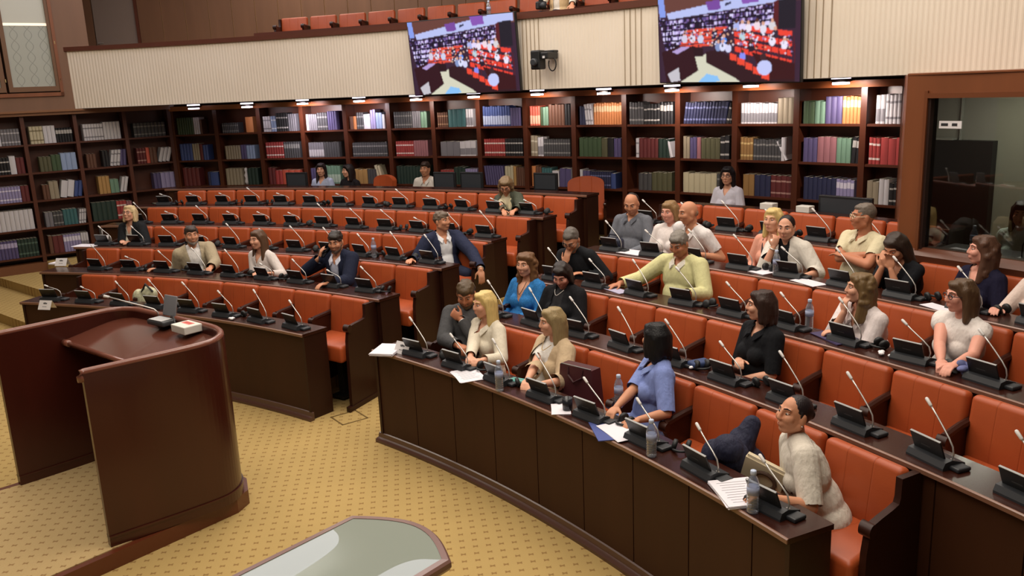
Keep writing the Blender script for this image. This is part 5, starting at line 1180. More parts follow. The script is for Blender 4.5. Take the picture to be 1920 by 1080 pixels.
def watch(sd, col='#d8d6d2'):
    def f(a):
        S_, E, wr, fdir, sg, tgt = a['arms'][sd]; mb = MB(); u = fdir.orthogonal().normalized(); w = fdir.cross(u); r = .031
        mb.tube([a['loc'](wr - fdir * .012 + (u * math.cos(x) + w * math.sin(x)) * r) for x in [2 * PI * i / 16 for i in range(17)]], .0065, 6); mb.build('watch', mat('watch_' + col, col, .3, metal=.5), a['root'], smooth=True)
    return f
def necklace(col='#3b2a24', drop=.10, rad=.003, hw=.05):
    def f(a):
        pts = [a['loc'](a['t'](x * hw, .055 + .045 * (1 - x * x) + .02, -.0 + drop * (1 - abs(x) ** 1.6) + .012)) for x in [-1 + .2 * i for i in range(11)]]
        MB().tube(pts, rad, 6).build('necklace', mat('necklace_' + col, col, .4), a['root'])
    return f
def earring():
    def f(a):
        mb = MB()
        for q in (-1, 1): mb.lathe([(.001, -.004), (.004, 0), (.001, .004)], 8, c=a['loc'](a['h'](q * .083, -.005, -.042)))
        mb.build('earring', mat('pearl', '#e9e4df', .25), a['root'])
    return f
def scarf(col, pat=None, drop=.34, rad=.03):
    def f(a):
        sb = Blob()
        for q in (-1, 1):
            pts = [a['t'](0, -.075, -.03), a['t'](q * .06, -.03, -.015), a['t'](q * .075, .045, .04), a['t'](q * .045, .11, .14), a['t'](q * .03, .125, drop)]
            sb.chain([a['loc'](p) for p in pts], [rad, rad, rad, rad * 1.05, rad * .95])
        m = mat('scarf_' + col, col, .8, bump=((60, 60, 14), .8, .02), var=((40, 40, 10), .45)) if not pat else pat
        a['child']('scarf', sb.mesh('scarf', .007, 2), m)
    return f
def belt(col):
    def f(a):
        mb = MB(); pts = []
        for i in range(25):
            th = 2 * PI * i / 24; pts.append(a['loc'](a['t'](.158 * math.cos(th), .012 + .128 * math.sin(th), .42)))
        mb.tube(pts, .014, 6); mb.build('belt', mat('belt_' + col, col, .4), a['root'])
    return f
def buttons(col, n=4):
    def f(a):
        mb = MB()
        for i in range(n): mb.lathe([(.001, -.003), (.006, -.002), (.006, .002), (.001, .003)], 8, c=a['loc'](a['t'](0, .128 + (.01 if i < 2 else 0), .12 + .07 * i)), M=Matrix.Rotation(PI / 2, 3, 'X'))
        mb.build('button', mat('button_' + col, col, .5), a['root'])
    return f
BLK = '#2a1d18'
person('P1', 'person with blonde bob, glasses and black cardigan behind the white name plate, looking up', 'f', 'fair', ('bob', '#cdb58a'), dict(c='#c9c2b4', sl='long', v=.1), dict(c='#1b1d20', open=(.05, .05, .3)), glasses='#2c2422', extras=(necklace('#3a3a3c', .2),))
person('P2', 'person in beige blazer over white tee, with greying beard, looking ahead', 'm', 'mid', ('short', '#3d332c'), dict(c='#d9d5d2', sl='short', name='shirt'), dict(c='#a89a80', open=(.08, .055, .3)), '#2a2c34', beard='#7d746c', width=1.06)
person('P3', 'person with long brown hair and white printed shirt, turned sideways', 'f', 'fair', ('long', '#5a4230'), dict(c='#d9cfca', sl='long', v=.1), None, '#2b2a30', extras=(buttons('#2d2a2c', 3),))
person('P4', 'person in navy suit holding a phone to the ear', 'm', 'mid', ('short', '#2b231e'), dict(c='#c5c8dc', sl='short', v=.09, collar='#d2d4e4'), dict(c='#1d2236', open=(.07, .035, .36)), '#1d2236', beard='#5f4c40', handn={'R': (.5, .2, 0)}, hand_dir={'R': (.1, 0, .9)}, elbow={'R': (1.0, .3, -.5)}, width=1.05)
person('P5', 'person in dark blue blazer and open white shirt leaning back at the row end', 'm', 'mid', ('short', '#6a5a4c'), dict(c='#dcdcdf', sl='short', v=.11, collar='#e0e0e4'), dict(c='#262b42', open=(.08, .06, .4)), '#23283c', elbow={'L': (1.4, .2, -.2), 'R': (.7, .1, -.8)}, width=1.08, curl=.35, hand_dir={'L': (0, -.2, -1)}, extras=(watch('L'),))
person('P6', 'person with grey-green jacket and cream scarf looking down in the rear row', 'f', 'mid', ('wavy', '#7c6548'), dict(c='#cfc4a6', sl='short'), dict(c='#4c5044', open=(.07, .06, .3)), '#2a2c2a', glasses='#4a3a30', extras=(scarf('#d8cda8'),))
person('P7', 'person with long dark hair and pale blue top seated by the shelves', 'f', 'fair', ('long', '#241a1a'), dict(c='#a9b2cc', sl='short', v=.08), None, '#2a2c34')
person('P8', 'person with dark hair and dark top leaning beside the orange armchair', 'f', 'fair', ('mid', '#1d1514'), dict(c='#1c181b', sl='long'), None, '#1c1a20')
person('P9', 'person in white open collar shirt seated by the shelves', 'm', 'mid', ('short', '#33231b'), dict(c='#d9d2cb', sl='long', v=.08, collar='#ddd7d0'), None, '#2a2c34')
person('P10', 'person with long black hair and pale grey top below the cream volumes', 'f', 'fair', ('mid', '#171216'), dict(c='#cdc9d6', sl='half', v=.09), None, '#2a2c34', glasses='#2a2226')
person('P12', 'person in grey button shirt with receding hair looking down', 'm', 'mid', ('receding', '#2c221d'), dict(c='#6d7079', sl='long', v=.06, collar='#5d6069'), None, '#24262c')
person('P13', 'person in white top with short blond brown hair between grey shirt and bald man', 'f', 'pink', ('bobshort', '#8a6c48'), dict(c='#e6dcd8', sl='half'), None, '#2a2c34', width=1.1)
person('P14', 'person with shaved head in white polo shirt looking sideways', 'm', 'mid', ('bald', '#8a6a54'), dict(c='#ddd8d8', sl='short', v=.06, collar='#e2dddd'), None, '#2c2e36', width=1.08)
person('P15', 'person in black sweater with glasses resting the face on one hand', 'm', 'mid', ('crop', '#5d5650'), dict(c='#1a1c20', sl='long'), None, '#1c1e22', glasses='#5a4236', handn={'R': (.5, .7, 0)}, hand_dir={'R': (.2, .2, .9)}, elbow={'R': (.4, .4, -1)}, curl=.25, beard='#8b857d')
person('P16', 'person in pale yellow sweater with grey hair reaching along the desk', 'm', 'tan', ('short', '#7d766e'), dict(c='#cfcb98', sl='long', name='sweater', inf=.02, v=.06, collar='#dcd6cb'), None, '#2c2e36', width=1.16, elbow={'R': (.7, .2, -.6)}, curl=.3)
person('P17', 'person with blonde hair and peach top behind the woman in white blazer', 'f', 'fair', ('mid', '#d3b878'), dict(c='#dc9c86', sl='long', v=.1), None, '#2a2c34', extras=(scarf('#3a2630', mat('scarf_dots', '#33252b', .8, var=((70, 70, 70), .95)), .3, .016),))
person('P18', 'person in white blazer over black top, chin on hand, dark hair tied back', 'f', 'fair', ('updo', '#1d1718'), dict(c='#1a1a1e', sl='short'), dict(c='#d6d0c6', open=(.055, .04, .3), sl='three'), '#2a2c34', handn={'R': (0, .8, .3)}, hand_dir={'R': (.25, .1, .7)}, elbow={'R': (.5, .5, -1)}, curl=.9, width=1.1, extras=(watch('R', '#e6dfd4'),))
person('P19', 'person in cream polo shirt and glasses with folded arms, facing sideways', 'm', 'tan', ('crop', '#6b6056'), dict(c='#cfc4a4', sl='short', v=.07, collar='#d4c9ac'), None, '#2c2e36', glasses='#e5d5b5', elbow={'R': (.9, .55, -.6), 'L': (.9, .5, -.6)}, curl=.3, width=1.06)
person('P20', 'person in black top leaning forward with clasped hands at the mouth', 'f', 'mid', ('long', '#33261e'), dict(c='#15161b', sl='half', v=.12), None, '#16171c', handn={'R': (.6, .5, 0), 'L': (-.6, -.5, 0)}, hand_dir={'R': (0, .1, 1), 'L': (0, .1, 1)}, elbow={'R': (.3, .7, -1), 'L': (.3, .7, -1)}, curl=.45)
person('P21', 'person with wavy brown hair and navy dress in profile under the booth window', 'f', 'pink', ('wavy', '#55392a'), dict(c='#1b1930', sl='half', v=.16, vw=.085), None, '#1b1930', extras=(necklace('#8a7a70', .1),))
person('P22', 'person at the frame edge with bare forearm on the desk', 'f', 'pink', ('mid', '#4a3828'), dict(c='#d9c5bb', sl='half'), None, '#2a2c34')
person('P23', 'person with curly brown hair and bright blue patterned blouse', 'f', 'fair', ('curly', '#6b4a2e'), dict(c='#2f74b4', sl='long', v=.2, vw=.075, inf=.016), None, '#22252d', extras=(necklace('#3a2a24', .12),))
person('P24', 'person with dark hair in black jacket over charcoal top looking down', 'f', 'pink', ('bobshort', '#241a17'), dict(c='#2e2d30', sl='short'), dict(c='#17171b', open=(.06, .06, .3)), '#18181c', width=1.12, extras=(necklace('#d8d2cc', .05, .003),))
person('P25', 'person in dark grey sweater with fist at the mouth and wristwatch', 'm', 'tan', ('short', '#54432f'), dict(c='#4a4a4c', sl='long', name='sweater', inf=.018), None, '#22242b', handn={'L': (.1, .9, 0)}, hand_dir={'L': (-.5, .1, .25)}, elbow={'L': (.3, .5, -1), 'R': (.6, .4, -.8)}, curl=1.15, width=1.06, extras=(watch('L'),), beard='#6a5644')
person('P26', 'person with straight blonde hair in belted off-white dress', 'f', 'fair', ('mid', '#d4b877'), dict(c='#d8cfbc', sl='long', v=.07, collar='#ddd5c4', name='dress', inf=.014), None, '#d8cfbc', extras=(belt('#2e1d1b'),), curl=.9)
person('P27', 'person with highlighted brown hair and beige blazer over white top', 'f', 'fair', ('mid', '#94805a'), dict(c='#e2ded8', sl='short', name='blouse'), dict(c='#c0a98a', open=(.07, .055, .3), sl='three'), '#d9cfb9', extras=(necklace('#b99a62', .05),))
person('P28', 'person with black bob turned away, in light blue shirt', 'f', 'mid', ('bob', '#0d0c0f'), dict(c='#7f8fc8', sl='half', v=.07, collar='#8495cc', inf=.017), None, '#8a96c4', curl=.7)
person('P29', 'person in white short-sleeved knit top with dark hair in a low bun, nearest desk end', 'f', 'mid', ('updo', '#20171a'), dict(c='#d5cdc0', sl='half', inf=.02, low=.50, name='top'), None, '#191b30', width=1.2, elbow={'L': (.35, .1, -1), 'R': (.5, -.2, -1)}, extras=(earring(),))
person('P30', 'person with dark bobbed hair in black shirt dress, facing sideways', 'f', 'fair', ('bob', '#33211b'), dict(c='#15161a', sl='half', v=.07, collar='#17181c', inf=.016), None, '#15161a', curl=.8)
person('P31', 'person in white shirt with wavy light brown hair, chin on hand', 'f', 'fair', ('wavy', '#6d5636'), dict(c='#e0d5d4', sl='three', v=.1, inf=.018, collar='#e4dad8'), None, '#20242a', handn={'R': (.8, .2, 0)}, hand_dir={'R': (-.1, .1, .6)}, elbow={'R': (.3, .7, -1)}, curl=.9, width=1.08, extras=(watch('L', '#7a4a36'),))
person('P32', 'person in white ruffled top with dark glasses and straight brown hair', 'f', 'pink', ('mid', '#56402c'), dict(c='#ddd5d0', sl='cap', inf=.014), None, '#1c1f2a', glasses='#23202c', width=1.12, curl=.5)
person('P33', 'person in pale green top behind the booth glass', 'f', 'fair', ('mid', '#2a201c'), dict(c='#b9c7bc', sl='short'), None, '#2a2c34')
person('P11', 'person in white shirt and beige vest with a camera at the gallery rail', 'm', 'mid', ('short', '#33281f'), dict(c='#d9cfc2', sl='long', v=.05), dict(c='#c9ac84', sl='none', open=(.06, .05, .4)), '#2a2c34')
# ================================================================== things on the desks
def name_plate(loc, rz, label):
    r = empty('name_plate', loc, rz); tag(r, label, 'name plate')
    mb = MB(); w, hh, dd = .165, .095, .05
    mb.add([(-w / 2, -dd, 0), (w / 2, -dd, 0), (w / 2, 0, hh), (-w / 2, 0, hh), (-w / 2, -dd + .002, -.0), (w / 2, dd, 0), (-w / 2, dd, 0)], [(0, 1, 2, 3), (3, 2, 5, 6)])
    ob('card', mb.mesh('card', mat('plate_card', '#d9d5d6', .6)), r)
    n = Vector((0, -hh, dd)).normalized(); up = Vector((0, dd, hh)).normalized(); c = Vector((0, -dd / 2, hh / 2)) + n * .001
    def quad(x0, x1, y0, y1):
        return [c + Vector((x0, 0, 0)) + up * y0, c + Vector((x1, 0, 0)) + up * y0, c + Vector((x1, 0, 0)) + up * y1, c + Vector((x0, 0, 0)) + up * y1]
    mb = MB()
    for x0, x1, y0, y1 in ((-.026, -.014, .016, .026), (-.012, .0, .014, .030), (.002, .012, .016, .028), (.014, .026, .014, .024), (-.022, .022, .010, .013)): mb.add(quad(x0, x1, y0, y1), [(0, 1, 2, 3)])
    ob('emblem', mb.mesh('emblem', mat('ink', '#26262a', .7)), r)
    mb = MB()
    for x0, x1 in ((-.028, -.012), (-.008, .004), (.008, .026)): mb.add(quad(x0, x1, -.022, -.015), [(0, 1, 2, 3)])
    ob('lettering', mb.mesh('lettering', mat('ink_grey', '#77757a', .7)), r)
def ang(p, b): C = CC(b); return -math.atan2(p[0] - C[0], p[1] - C[1])
for p, b, lab in (((-5.156, 9.26, .860), 'L', 'folded white name plate at the far left end of the front left desk'), ((-5.87, 11.08, 1.0075), 'L', 'folded white name plate at the left end of the second row desk'),
                  ((-5.70, 11.96, 1.1545), 'L', 'folded white name plate beside the blonde woman in black'), ((-.944, 7.04, .860), 'R', 'folded white name plate at the aisle end of the near front desk')):
    name_plate(p, ang(p, b) + .08, lab)
def paper(loc, rz, label, w=.21, h=.297, t=.004, col='#dedae2', cat='papers', name='papers', n=3, extra=None):
    r = empty(name, loc, rz); tag(r, label, cat)
    for i in range(n):
        MB().box((0, 0, t / n * (i + .5)), (w, h, t / n * .96), rz=.05 * math.sin(i * 2.3)).build('sheet', mat('paper_' + col, col, .7), r)
    if extra: extra(r)
    return r
def lines(r, t, n=8, w=.15):
    mb = MB()
    for i in range(n): mb.box((-.01 * (i % 3 == 2), .11 - .028 * i, t + .0006), (w - .02 * (i % 3), .0028, .0004))
    ob('printed_lines', mb.mesh('printed_lines', mat('ink_grey', '#77757a', .7)), r)
paper((-1.10, 7.10, .8605), ang((-1.1, 7.1), 'R') + .5, 'stack of white papers hanging over the aisle end of the front right desk', t=.022, n=5)
paper((-.37, 6.36, .8605), ang((-.3, 6.3), 'R') + 1.2, 'loose white papers by the blonde woman in belted dress', extra=lambda r: lines(r, .004))
paper((.60, 5.15, .8605), ang((.6, 5.1), 'R') + 1.1, 'blue folder lying open under white sheets on the front right desk', col='#43508e', w=.24, h=.31, t=.006, n=1, cat='folder', name='folder')
paper((.66, 5.12, .867), ang((.6, 5.1), 'R') + 1.35, 'white sheets lying on the blue folder', n=2)
paper((.30, 5.56, .8605), ang((.3, 5.5), 'R') + .9, 'small white notes beside the dark cup on the front desk', w=.13, h=.2, n=2)
r = paper((1.165, 4.21, .8605), ang((1.16, 4.2), 'R') + 1.2, 'open white printed booklet beside the nearest water bottle', w=.23, h=.31, t=.018, n=5, cat='booklet', name='booklet', extra=lambda r: lines(r, .018, 9, .17))
paper((1.28, 8.775, 1.3025), ang((1.28, 8.77), 'R') + 1.5, 'white sheets on the desk before the man in grey shirt', n=2)
paper((.97, 7.74, 1.1545), ang((.96, 7.7), 'R') + 1.3, 'folded printed leaflet near the hand of the man in yellow sweater', w=.12, h=.26, col='#a9a4bd', n=2, cat='leaflet', name='leaflet')
paper((2.27, 7.66, 1.3025), ang((2.27, 7.6), 'R') + 1.4, 'white papers before the woman in peach top', n=2)
paper((2.53, 7.12, 1.3025), ang((2.5, 7.1), 'R') + 1.3, 'white papers before the woman in white blazer', w=.15, n=2)
paper((3.17, 6.13, 1.3025), ang((3.1, 6.1), 'R') + 1.3, 'white papers beside the woman in navy dress', w=.12, n=2)
paper((2.35, 5.99, 1.1545), ang((2.3, 5.9), 'R') + 1.25, 'dark purple folder before the woman resting chin on hand', w=.22, h=.33, col='#3d3358', t=.008, n=2, cat='folder', name='folder')
paper((-5.83, 11.70, 1.1545), ang((-5.8, 11.7), 'L'), 'white sheets at the left end of the third row desk', w=.34, h=.2, n=3)
paper((-5.98, 11.2, 1.0075), ang((-5.9, 11.2), 'L'), 'papers behind the second row name plate', w=.2, h=.15, t=.02, n=3)
MB().lathe([(.028, 0), (.034, .002), (.037, .085), (.034, .085), (.030, .01)], 16).build('cup_body', mat('cup_dark', '#22242b', .25), (lambda e: tag(e, 'small dark cup standing on the white notes', 'cup'))(empty('cup', (.345, 5.54, .8645))), smooth=True)
# water bottles
PET = None
def pet():
    m = bpy.data.materials.new('clear_plastic'); m.use_nodes = True; nt = m.node_tree; nt.nodes.remove(nt.nodes['Principled BSDF'])
    t = nt.nodes.new('ShaderNodeBsdfTransparent'); t.inputs[0].default_value = (.80, .83, .88, 1)
    g = nt.nodes.new('ShaderNodeBsdfGlossy'); g.inputs['Roughness'].default_value = .08; d = nt.nodes.new('ShaderNodeBsdfDiffuse'); d.inputs[0].default_value = (.6, .64, .7, 1)
    f = nt.nodes.new('ShaderNodeLayerWeight'); f.inputs[0].default_value = .35
    x = nt.nodes.new('ShaderNodeMixShader'); nt.links.new(f.outputs['Facing'], x.inputs[0]); nt.links.new(t.outputs[0], x.inputs[1]); nt.links.new(g.outputs[0], x.inputs[2])
    y = nt.nodes.new('ShaderNodeMixShader'); y.inputs[0].default_value = .14; nt.links.new(x.outputs[0], y.inputs[1]); nt.links.new(d.outputs[0], y.inputs[2])
    nt.links.new(y.outputs[0], nt.nodes['Material Output'].inputs[0]); return m
PET = pet()
br = empty('water_bottle', (0, 0, -40)); tag(br, 'bottle', 'bottle')
prof = [(.0, .004), (.026, 0), (.031, .008)]
for i in range(5): prof += [(.031, .02 + .016 * i), (.028, .026 + .016 * i), (.031, .032 + .016 * i)]
prof += [(.031, .10), (.0315, .15), (.030, .165), (.022, .19), (.0135, .205), (.0135, .213)]
ob('body', MB().lathe(prof, 18).mesh('bottle_body', PET, True), br)
ob('label_band', MB().lathe([(.0314, .104), (.0318, .104), (.0318, .146), (.0314, .146)], 18).mesh('label_band', mat('bottle_label', '#aab4d4', .5, alpha=.75), True), br)
ob('cap', MB().lathe([(.0145, .21), (.0155, .212), (.0155, .230), (.013, .233)], 16).mesh('bottle_cap', mat('bottle_cap', '#b9c6de', .4), True), br)
B0_ = True
for p, lab in (((-.123, 5.985, .8605), 'clear water bottle between the blonde woman and the woman in beige blazer'), ((.787, 4.74, .8605), 'clear water bottle in front of the woman in light blue shirt'), ((1.183, 4.012, .8605), 'clear water bottle nearest the desk end, by the printed booklet'),
               ((-1.597, 9.90, 1.1545), 'clear water bottle in the left block, left of the man in dark blue blazer'), ((2.35, 7.43, 1.3025), 'clear water bottle beside the woman in white blazer'), ((2.235, 6.24, 1.1545), 'clear water bottle left of the woman with chin on hand'), ((.70, 5.56, .8605), 'clear water bottle behind the maroon bag side of the front desk')):
    if B0_: br.location = p; tag(br, lab, 'bottle', None); B0_ = False
    else: dup(br, p, .4, lab)
dup(br, pol(CL, 16.42, math.atan2(-.115 + 8.938, 12.787 + 1.156), 4.0), 0, 'clear water bottle standing on the gallery rail above the left screen')
o = dup(br, pol(CR, BR + .45, .999, 1.481), 0, 'water bottle standing on the counter inside the booth')
# pouches and bags
def cushion(name, c, d, bev, m, parent=None, M=None): return MB().rbox(c, d, bev, M=M, seg=4).build(name, m, parent, smooth=True)
r = empty('pouch', (.03, 6.12, .861), ang((0, 6.1), 'R') + .3); tag(r, 'turquoise zip pouch lying by the woman in beige blazer', 'pouch'); cushion('pouch_body', (0, 0, .018), (.17, .07, .034), .016, mat('turquoise', '#5fa7a0', .6), r)
MB().box((0, -.0, .0345), (.14, .006, .003)).build('zip', mat('zip_grey', '#3e5a58', .5), r)
r = empty('handbag', (1.10, 8.99, 1.3025), ang((1.1, 9), 'R')); tag(r, 'navy quilted bag standing on the desk before the man in grey shirt', 'bag'); cushion('bag_body', (0, 0, .065), (.24, .11, .13), .04, mat('navy_bag', '#1b2036', .6, bump=((30, 30, 30), .6, .02)), r)
MB().tube([(-.07, 0, .12), (-.05, 0, .16), (.05, 0, .16), (.07, 0, .12)], .008).build('handle', mat('navy_bag2', '#14182a', .6), r)
a3 = SEAT0['R', 1] + 3.45 * WS / RR
r = empty('tote_bag', pol(CR, RR - .34, a3, .666), -a3 + .15); tag(r, 'maroon leather tote bag standing on the seat beside the woman in beige blazer', 'bag')
mb = MB(); mb.add([(-.17, -.07, 0), (.17, -.07, 0), (.17, .07, 0), (-.17, .07, 0), (-.15, -.05, .34), (.15, -.05, .34), (.15, .05, .34), (-.15, .05, .34)], [(0, 3, 2, 1), (4, 5, 6, 7), (0, 1, 5, 4), (1, 2, 6, 5), (2, 3, 7, 6), (3, 0, 4, 7)])
MAR = mat('maroon_leather', '#4b2227', .45)
ob('bag_body', mb.mesh('bag_body', MAR), r)
for y in (-.06, .06): MB().tube([(-.07, y * .8, .33), (-.065, y, .27), (0, y * 1.3, .23), (.065, y, .27), (.07, y * .8, .33)], .008).build('strap', mat('maroon_strap', '#3a181d', .5), r)
MB().tube([(-.14, -.045, .344), (.14, -.045, .344)], .005).build('zip', mat('zip_steel', '#9a9a9a', .3, metal=.8), r)
a5 = SEAT0['R', 1] + 6.35 * WS / RR
r = empty('jacket', pol(CR, RR - .36, a5, .60), -a5); tag(r, 'dark navy jacket heaped over the armrest beside the woman in white top', 'jacket')
Bb = Blob(); q = random.Random(3)
for i in range(16): Bb.ell((q.uniform(-.12, .1), q.uniform(-.16, .12), q.uniform(.05, .36) * (1 - .2 * (i % 3))), (q.uniform(.05, .1), q.uniform(.05, .09), q.uniform(.06, .11)))
Bb.rc((-.02, .03, .28), .08, (-.02, .12, .40), .055)
me = Bb.mesh('jacket_body', .008, 2); me.materials.append(mat('navy_jacket', '#171a35', .8, bump=((16, 16, 7), .8, .04))); ob('jacket_body', me, r)
a6 = SEAT0['R', 1] + 6.75 * WS / RR
r = empty('tote_bag', pol(CR, RR - .42, a6, .68), -a6 + .5); r.rotation_euler = (.25, .30, -a6 + .45); tag(r, 'cream paper bag with a round dark handle cut-out beside the woman in white top', 'bag')
mb = MB(); mb.box((0, 0, .13), (.24, .05, .26)); ob('bag_body', mb.mesh('bag_body', mat('cream_bag', '#c9bb9c', .7)), r)
MB().tube([(.06 * math.cos(t) + .02, -.03, .16 + .055 * math.sin(t)) for t in [PI + PI * 1.9 * i / 18 for i in range(19)]], .012, 8).build('ring_handle', mat('ring_brown', '#4e3a30', .4), r)
MB().box((0, -.012, .262), (.23, .004, .03)).build('top_fold', mat('cream_bag2', '#ddd2ba', .7), r)
a2 = SEAT0['L', 1] + 2.35 * WS / RL
r = empty('handbag', pol(CL, RL - .34, a2, .62), -a2); tag(r, 'cream patterned bag on a front row seat of the left block', 'bag')
Bb = Blob(); Bb.ell((0, 0, .16), (.18, .09, .16)); Bb.ell((.05, 0, .27), (.12, .07, .09)); Bb.ell((-.1, 0, .2), (.09, .07, .12))
me = Bb.mesh('bag_body', .009, 2); m = mat('patterned_bag', '#cdbf9f', .8, var=((22, 22, 22), .9)); me.materials.append(m); ob('bag_body', me, r)
MB().tube([(.0, -.05, .30), (.08, -.06, .40), (.16, -.04, .31)], .012).build('handle', mat('bag_black', '#1a1918', .6), r)
r = empty('scarf', (2.84, 5.12, 1.155), .5); tag(r, 'crumpled navy and white scarf on the desk by the woman in ruffled top', 'scarf')
Bb = Blob(); q = random.Random(9)
for i in range(12): Bb.ell((q.uniform(-.09, .09), q.uniform(-.05, .05), q.uniform(.015, .07)), (q.uniform(.03, .05), q.uniform(.025, .04), q.uniform(.018, .035)))
me = Bb.mesh('scarf_body', .006, 2); me.materials.append(mat('scarf_navy_white', '#5d6390', .8, var=((18, 18, 18), 1.0))); ob('scarf_body', me, r)
r = empty('phone_case', (1.33, 5.90, 1.008), .4); tag(r, 'blue and white bundle lying before the woman in black dress', 'pouch'); cushion('pouch_body', (0, 0, .025), (.16, .10, .05), .02, mat('blue_bundle', '#2b3d66', .7), r)
for i, p in enumerate(((-2.841, 8.40, .860), (1.27, 5.86, 1.0075), (2.49, 5.55, 1.1545), (2.54, 5.48, 1.1545))):
    r = empty('tissue', p, i); tag(r, ['small white object on the front left desk between microphones', 'crumpled white tissue on the second row desk, near the woman in black', 'crumpled white tissue left of the woman in ruffled top', 'second white tissue left of the woman in ruffled top, nearer the camera'][i], 'tissue')
    Bb = Blob()
    for j in range(5): Bb.ell((q.uniform(-.02, .02), q.uniform(-.02, .02), .014 + q.uniform(0, .01)), (.018, .014, .011))
    me = Bb.mesh('tissue_body', .004, 1); me.materials.append(WHITE); ob('tissue_body', me, r)
# hand-held things
def held_phone(key, sd, lab, off, tiltz):
    p = Vector(PG[key]['hands'][sd]) + Vector(off); r = empty('phone', p); r.rotation_euler = tiltz; tag(r, lab, 'phone')
    MB().rbox((0, 0, 0), (.072, .009, .150), .004).build('phone_body', mat('phone_black', '#0e0e12', .25), r); MB().box((0, -.005, 0), (.064, .001, .135)).build('phone_screen', mat('phone_glass', '#050507', .08), r)
held_phone('P4', 'R', 'black phone held to the ear by the man in navy suit', (.035, .02, .035), (0.2, .35, .6))
p = (Vector(PG['P11']['hands']['R']) + Vector(PG['P11']['hands']['L'])) / 2 + Vector((-.22, -.02, .02))
r = empty('photo_camera', p, .3); tag(r, 'black photo camera held at the gallery rail by the man in vest', 'camera'); MB().rbox((0, 0, 0), (.15, .08, .11), .02).build('camera_body', BLACKP, r); MB().lathe([(.04, 0), (.042, .08), (.036, .1)], 16, M=Matrix.Rotation(PI / 2, 3, 'X'), c=(0, -.03, -.005)).build('lens', DGREY, r, smooth=True); MB().rbox((0, .0, .07), (.06, .05, .04), .01).build('flash_shoe', BLACKP, r)
# ---- lectern equipment
dv = empty('control_unit', (-2.77, 6.60, 1.322), -.62); tag(dv, 'grey flip-up control unit with raised screen on the lectern', 'control unit')
MB().rbox((0, 0, .022), (.22, .17, .044), .014, seg=3).build('base', mat('unit_dark', '#3d3f42', .45), dv, smooth=True)
MB().rbox((0, -.03, .046), (.17, .10, .006), .003).build('keypad', mat('unit_pale', '#b9b9ba', .4), dv)
M = Matrix.Rotation(-.25, 3, 'X'); MB().rbox((0.0, .07, .13), (.165, .014, .165), .006, M=M, seg=3).build('screen_lid', mat('unit_grey', '#77777c', .4), dv, smooth=True)
MB().box((0, .062, .05), (.09, .02, .02)).build('hinge', DGREY, dv)
bx = empty('white_box', (-2.50, 6.35, 1.318), -.72); tag(bx, 'white box with a red label lying on the lectern', 'box')
MB().rbox((0, 0, .03), (.20, .15, .06), .006).build('box_body', mat('box_white', '#d8d4cc', .6), bx); MB().box((-.01, .02, .0605), (.12, .05, .001)).build('red_label', mat('label_red', '#d06a60', .6), bx)
mb = MB()
for i in range(5): mb.box((-.055 + .022 * i, .02, .0612), (.015, .018, .0006))
mb.build('label_text', mat('label_text', '#b03a34', .6), bx)
lm = empty('lectern_microphone', (-2.86, 6.72, 1.325)); tag(lm, 'long silver gooseneck microphone reaching left over the lectern', 'microphone')
tip = Vector((-3.288, 6.75, 1.532)) - lm.location
pts = [(0, 0, .02), (0.0, 0, .06), (-.03, 0.0, .09), (-.10, .0, .115), (-.24, .01, .155), tuple(tip * .9 + Vector((.0, 0, .012)))]
MB().tube(pts, .006, 8).build('gooseneck', SILVER, lm, smooth=True); MB().tube([pts[-1], tuple(tip)], [.010, .013], 10).build('microphone_head', mat('mic_head', '#d9d6d4', .5), lm, smooth=True); MB().lathe([(.03, 0), (.03, .015), (.012, .03)], 16).build('base', BLACKP, lm)
MB().tube([(.24, -.28, .02), (.20, -.20, .07), (.16, -.14, .06), (.12, -.08, .02)], .006).build('cable', BLACKP, lm)
# ---- rear desk: monitors, boxes, armchairs
def monitor(loc, rz, label, w=.40, h=.26):
    r = empty('monitor', loc, rz); tag(r, label, 'monitor')
    MB().rbox((0, 0, .06 + h / 2), (w, .04, h), .008).build('screen_housing', BLACKP, r); MB().box((0, .03, .05), (.05, .03, .10)).build('stand', BLACKP, r); MB().rbox((0, .03, .008), (.2, .15, .016), .005).build('foot', BLACKP, r); MB().box((0, -.022, .06 + h / 2), (w - .06, .006, h - .06)).build('rear_cover', DGREY, r)
for u, lab in (((-3.45, 14.16), 'black monitor on the rear desk before the woman with long dark hair'), ((-.95, 13.10), 'black monitor on the rear desk right of the man in white shirt'), ((-.53, 12.9), 'second black monitor on the rear desk, behind the scarf woman'), ((.55, 12.3), 'black monitor near the aisle end of the rear desk')):
    monitor((*u, 1.50), ang(u, 'L'), lab)
monitor((3.62, 9.15, 1.42), ang((3.6, 9.1), 'R'), 'black monitor on the rear right desk beside the booth', .62, .26)
for u, lab in (((2.95, 9.66), 'white box on the rear right desk under the gold volumes'), ((3.25, 9.33), 'white carton on the rear right desk left of the monitor')):
    r = empty('white_box', (*u, 1.562), ang(u, 'R')); tag(r, lab, 'box'); MB().rbox((0, 0, .035), (.16, .12, .07), .006).build('box_body', mat('box_white', '#d8d4cc', .6), r); MB().box((0, 0, .0705), (.15, .004, .001)).build('lid_seam', mat('ink_grey', '#77757a', .7), r)
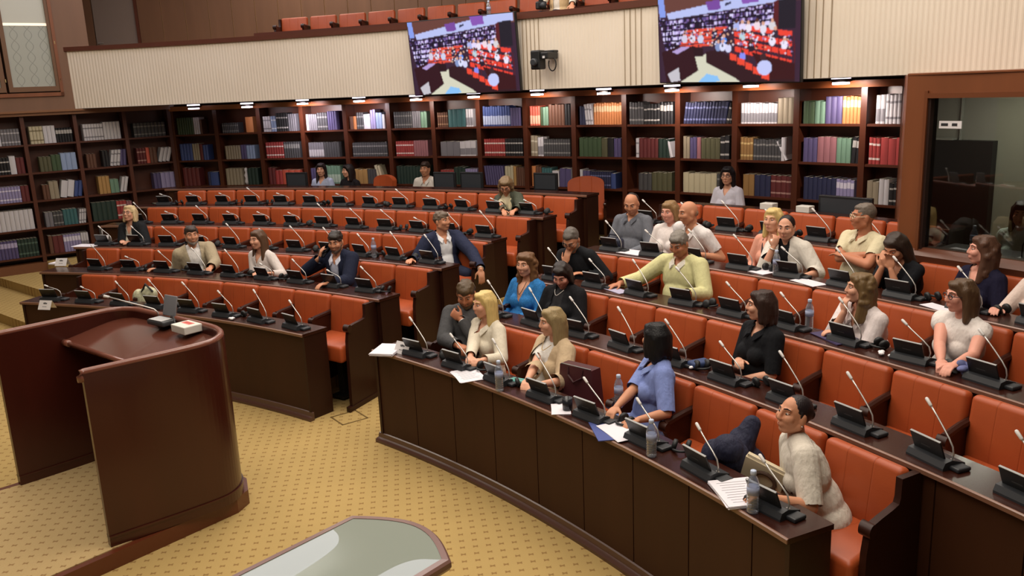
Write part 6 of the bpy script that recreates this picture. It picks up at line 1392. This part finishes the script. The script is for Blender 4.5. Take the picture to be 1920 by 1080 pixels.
def armchair(loc, rz, label):
    r = empty('armchair', loc, rz); tag(r, label, 'armchair')
    n = 14; prof = [(-.27, .45)] + [(-.27 * math.cos(PI * i / n), .86 + .10 * math.sin(PI * i / n)) for i in range(n + 1)] + [(.27, .45)]
    k = len(prof); mb = MB(); vs = [(x, .22 + (z - .45) * .15, z) for x, z in prof] + [(x, .31 + (z - .45) * .15, z) for x, z in prof]
    mb.add(vs, [tuple(range(k)), tuple(range(k, 2 * k))] + [(i, (i + 1) % k, k + (i + 1) % k, k + i) for i in range(k)])
    me = mb.mesh('backrest', LEATH, True); sharp(me); ob('backrest', me, r)
    MB().rbox((0, 0, .44), (.54, .5, .12), .04, seg=3).build('seat_cushion', LEATH, r, smooth=True)
    for x in (-.29, .29): MB().rbox((x, 0, .6), (.05, .42, .05), .015).build('armrest', WOODT, r); MB().box((x, .0, .3), (.04, .3, .6)).build('arm_support', WOODT, r)
    MB().lathe([(.25, 0), (.25, .03), (.04, .06), (.04, .4)], 16).build('pedestal', BLACKP, r, smooth=True)
armchair((1.12, 12.45, .737), ang((1.1, 12.4), 'L') + .5, 'orange round-backed armchair at the top of the centre aisle')
armchair((-2.33, 14.55, .70), ang((-2.3, 14.4), 'L') - .4, 'orange round-backed armchair behind the rear desk, next to the leaning person')
# ---- booth contents
r = empty('booth_microphone', pol(CR, BR + .40, 1.028, 1.481)); tag(r, 'thin black gooseneck microphone inside the booth', 'microphone'); MB().tube([(0, 0, 0), (0, 0, .12), (.05, -.01, .26)], .005).build('gooseneck', BLACKP, r); MB().tube([(.05, -.01, .26), (.062, -.012, .29)], .011, 10).build('microphone_head', BLACKP, r); MB().lathe([(.05, 0), (.05, .02), (.01, .03)], 14).build('base', BLACKP, r)
paper(pol(CR, BR + .38, .9905, 1.4815), -1.2, 'loose white papers on the booth counter', n=2)
r = empty('office_chair', pol(CR, 16.2, 1.04, .44), -1.1); tag(r, 'black high-backed office chair inside the booth', 'chair'); MB().rbox((0, .2, 1.25), (.5, .1, 1.1), .04, seg=3).build('backrest', BLACKP, r, smooth=True); MB().rbox((0, -.05, .62), (.5, .5, .1), .04).build('seat', BLACKP, r); MB().lathe([(.28, 0), (.28, .03), (.03, .06), (.03, .58)], 14).build('pedestal', BLACKP, r)
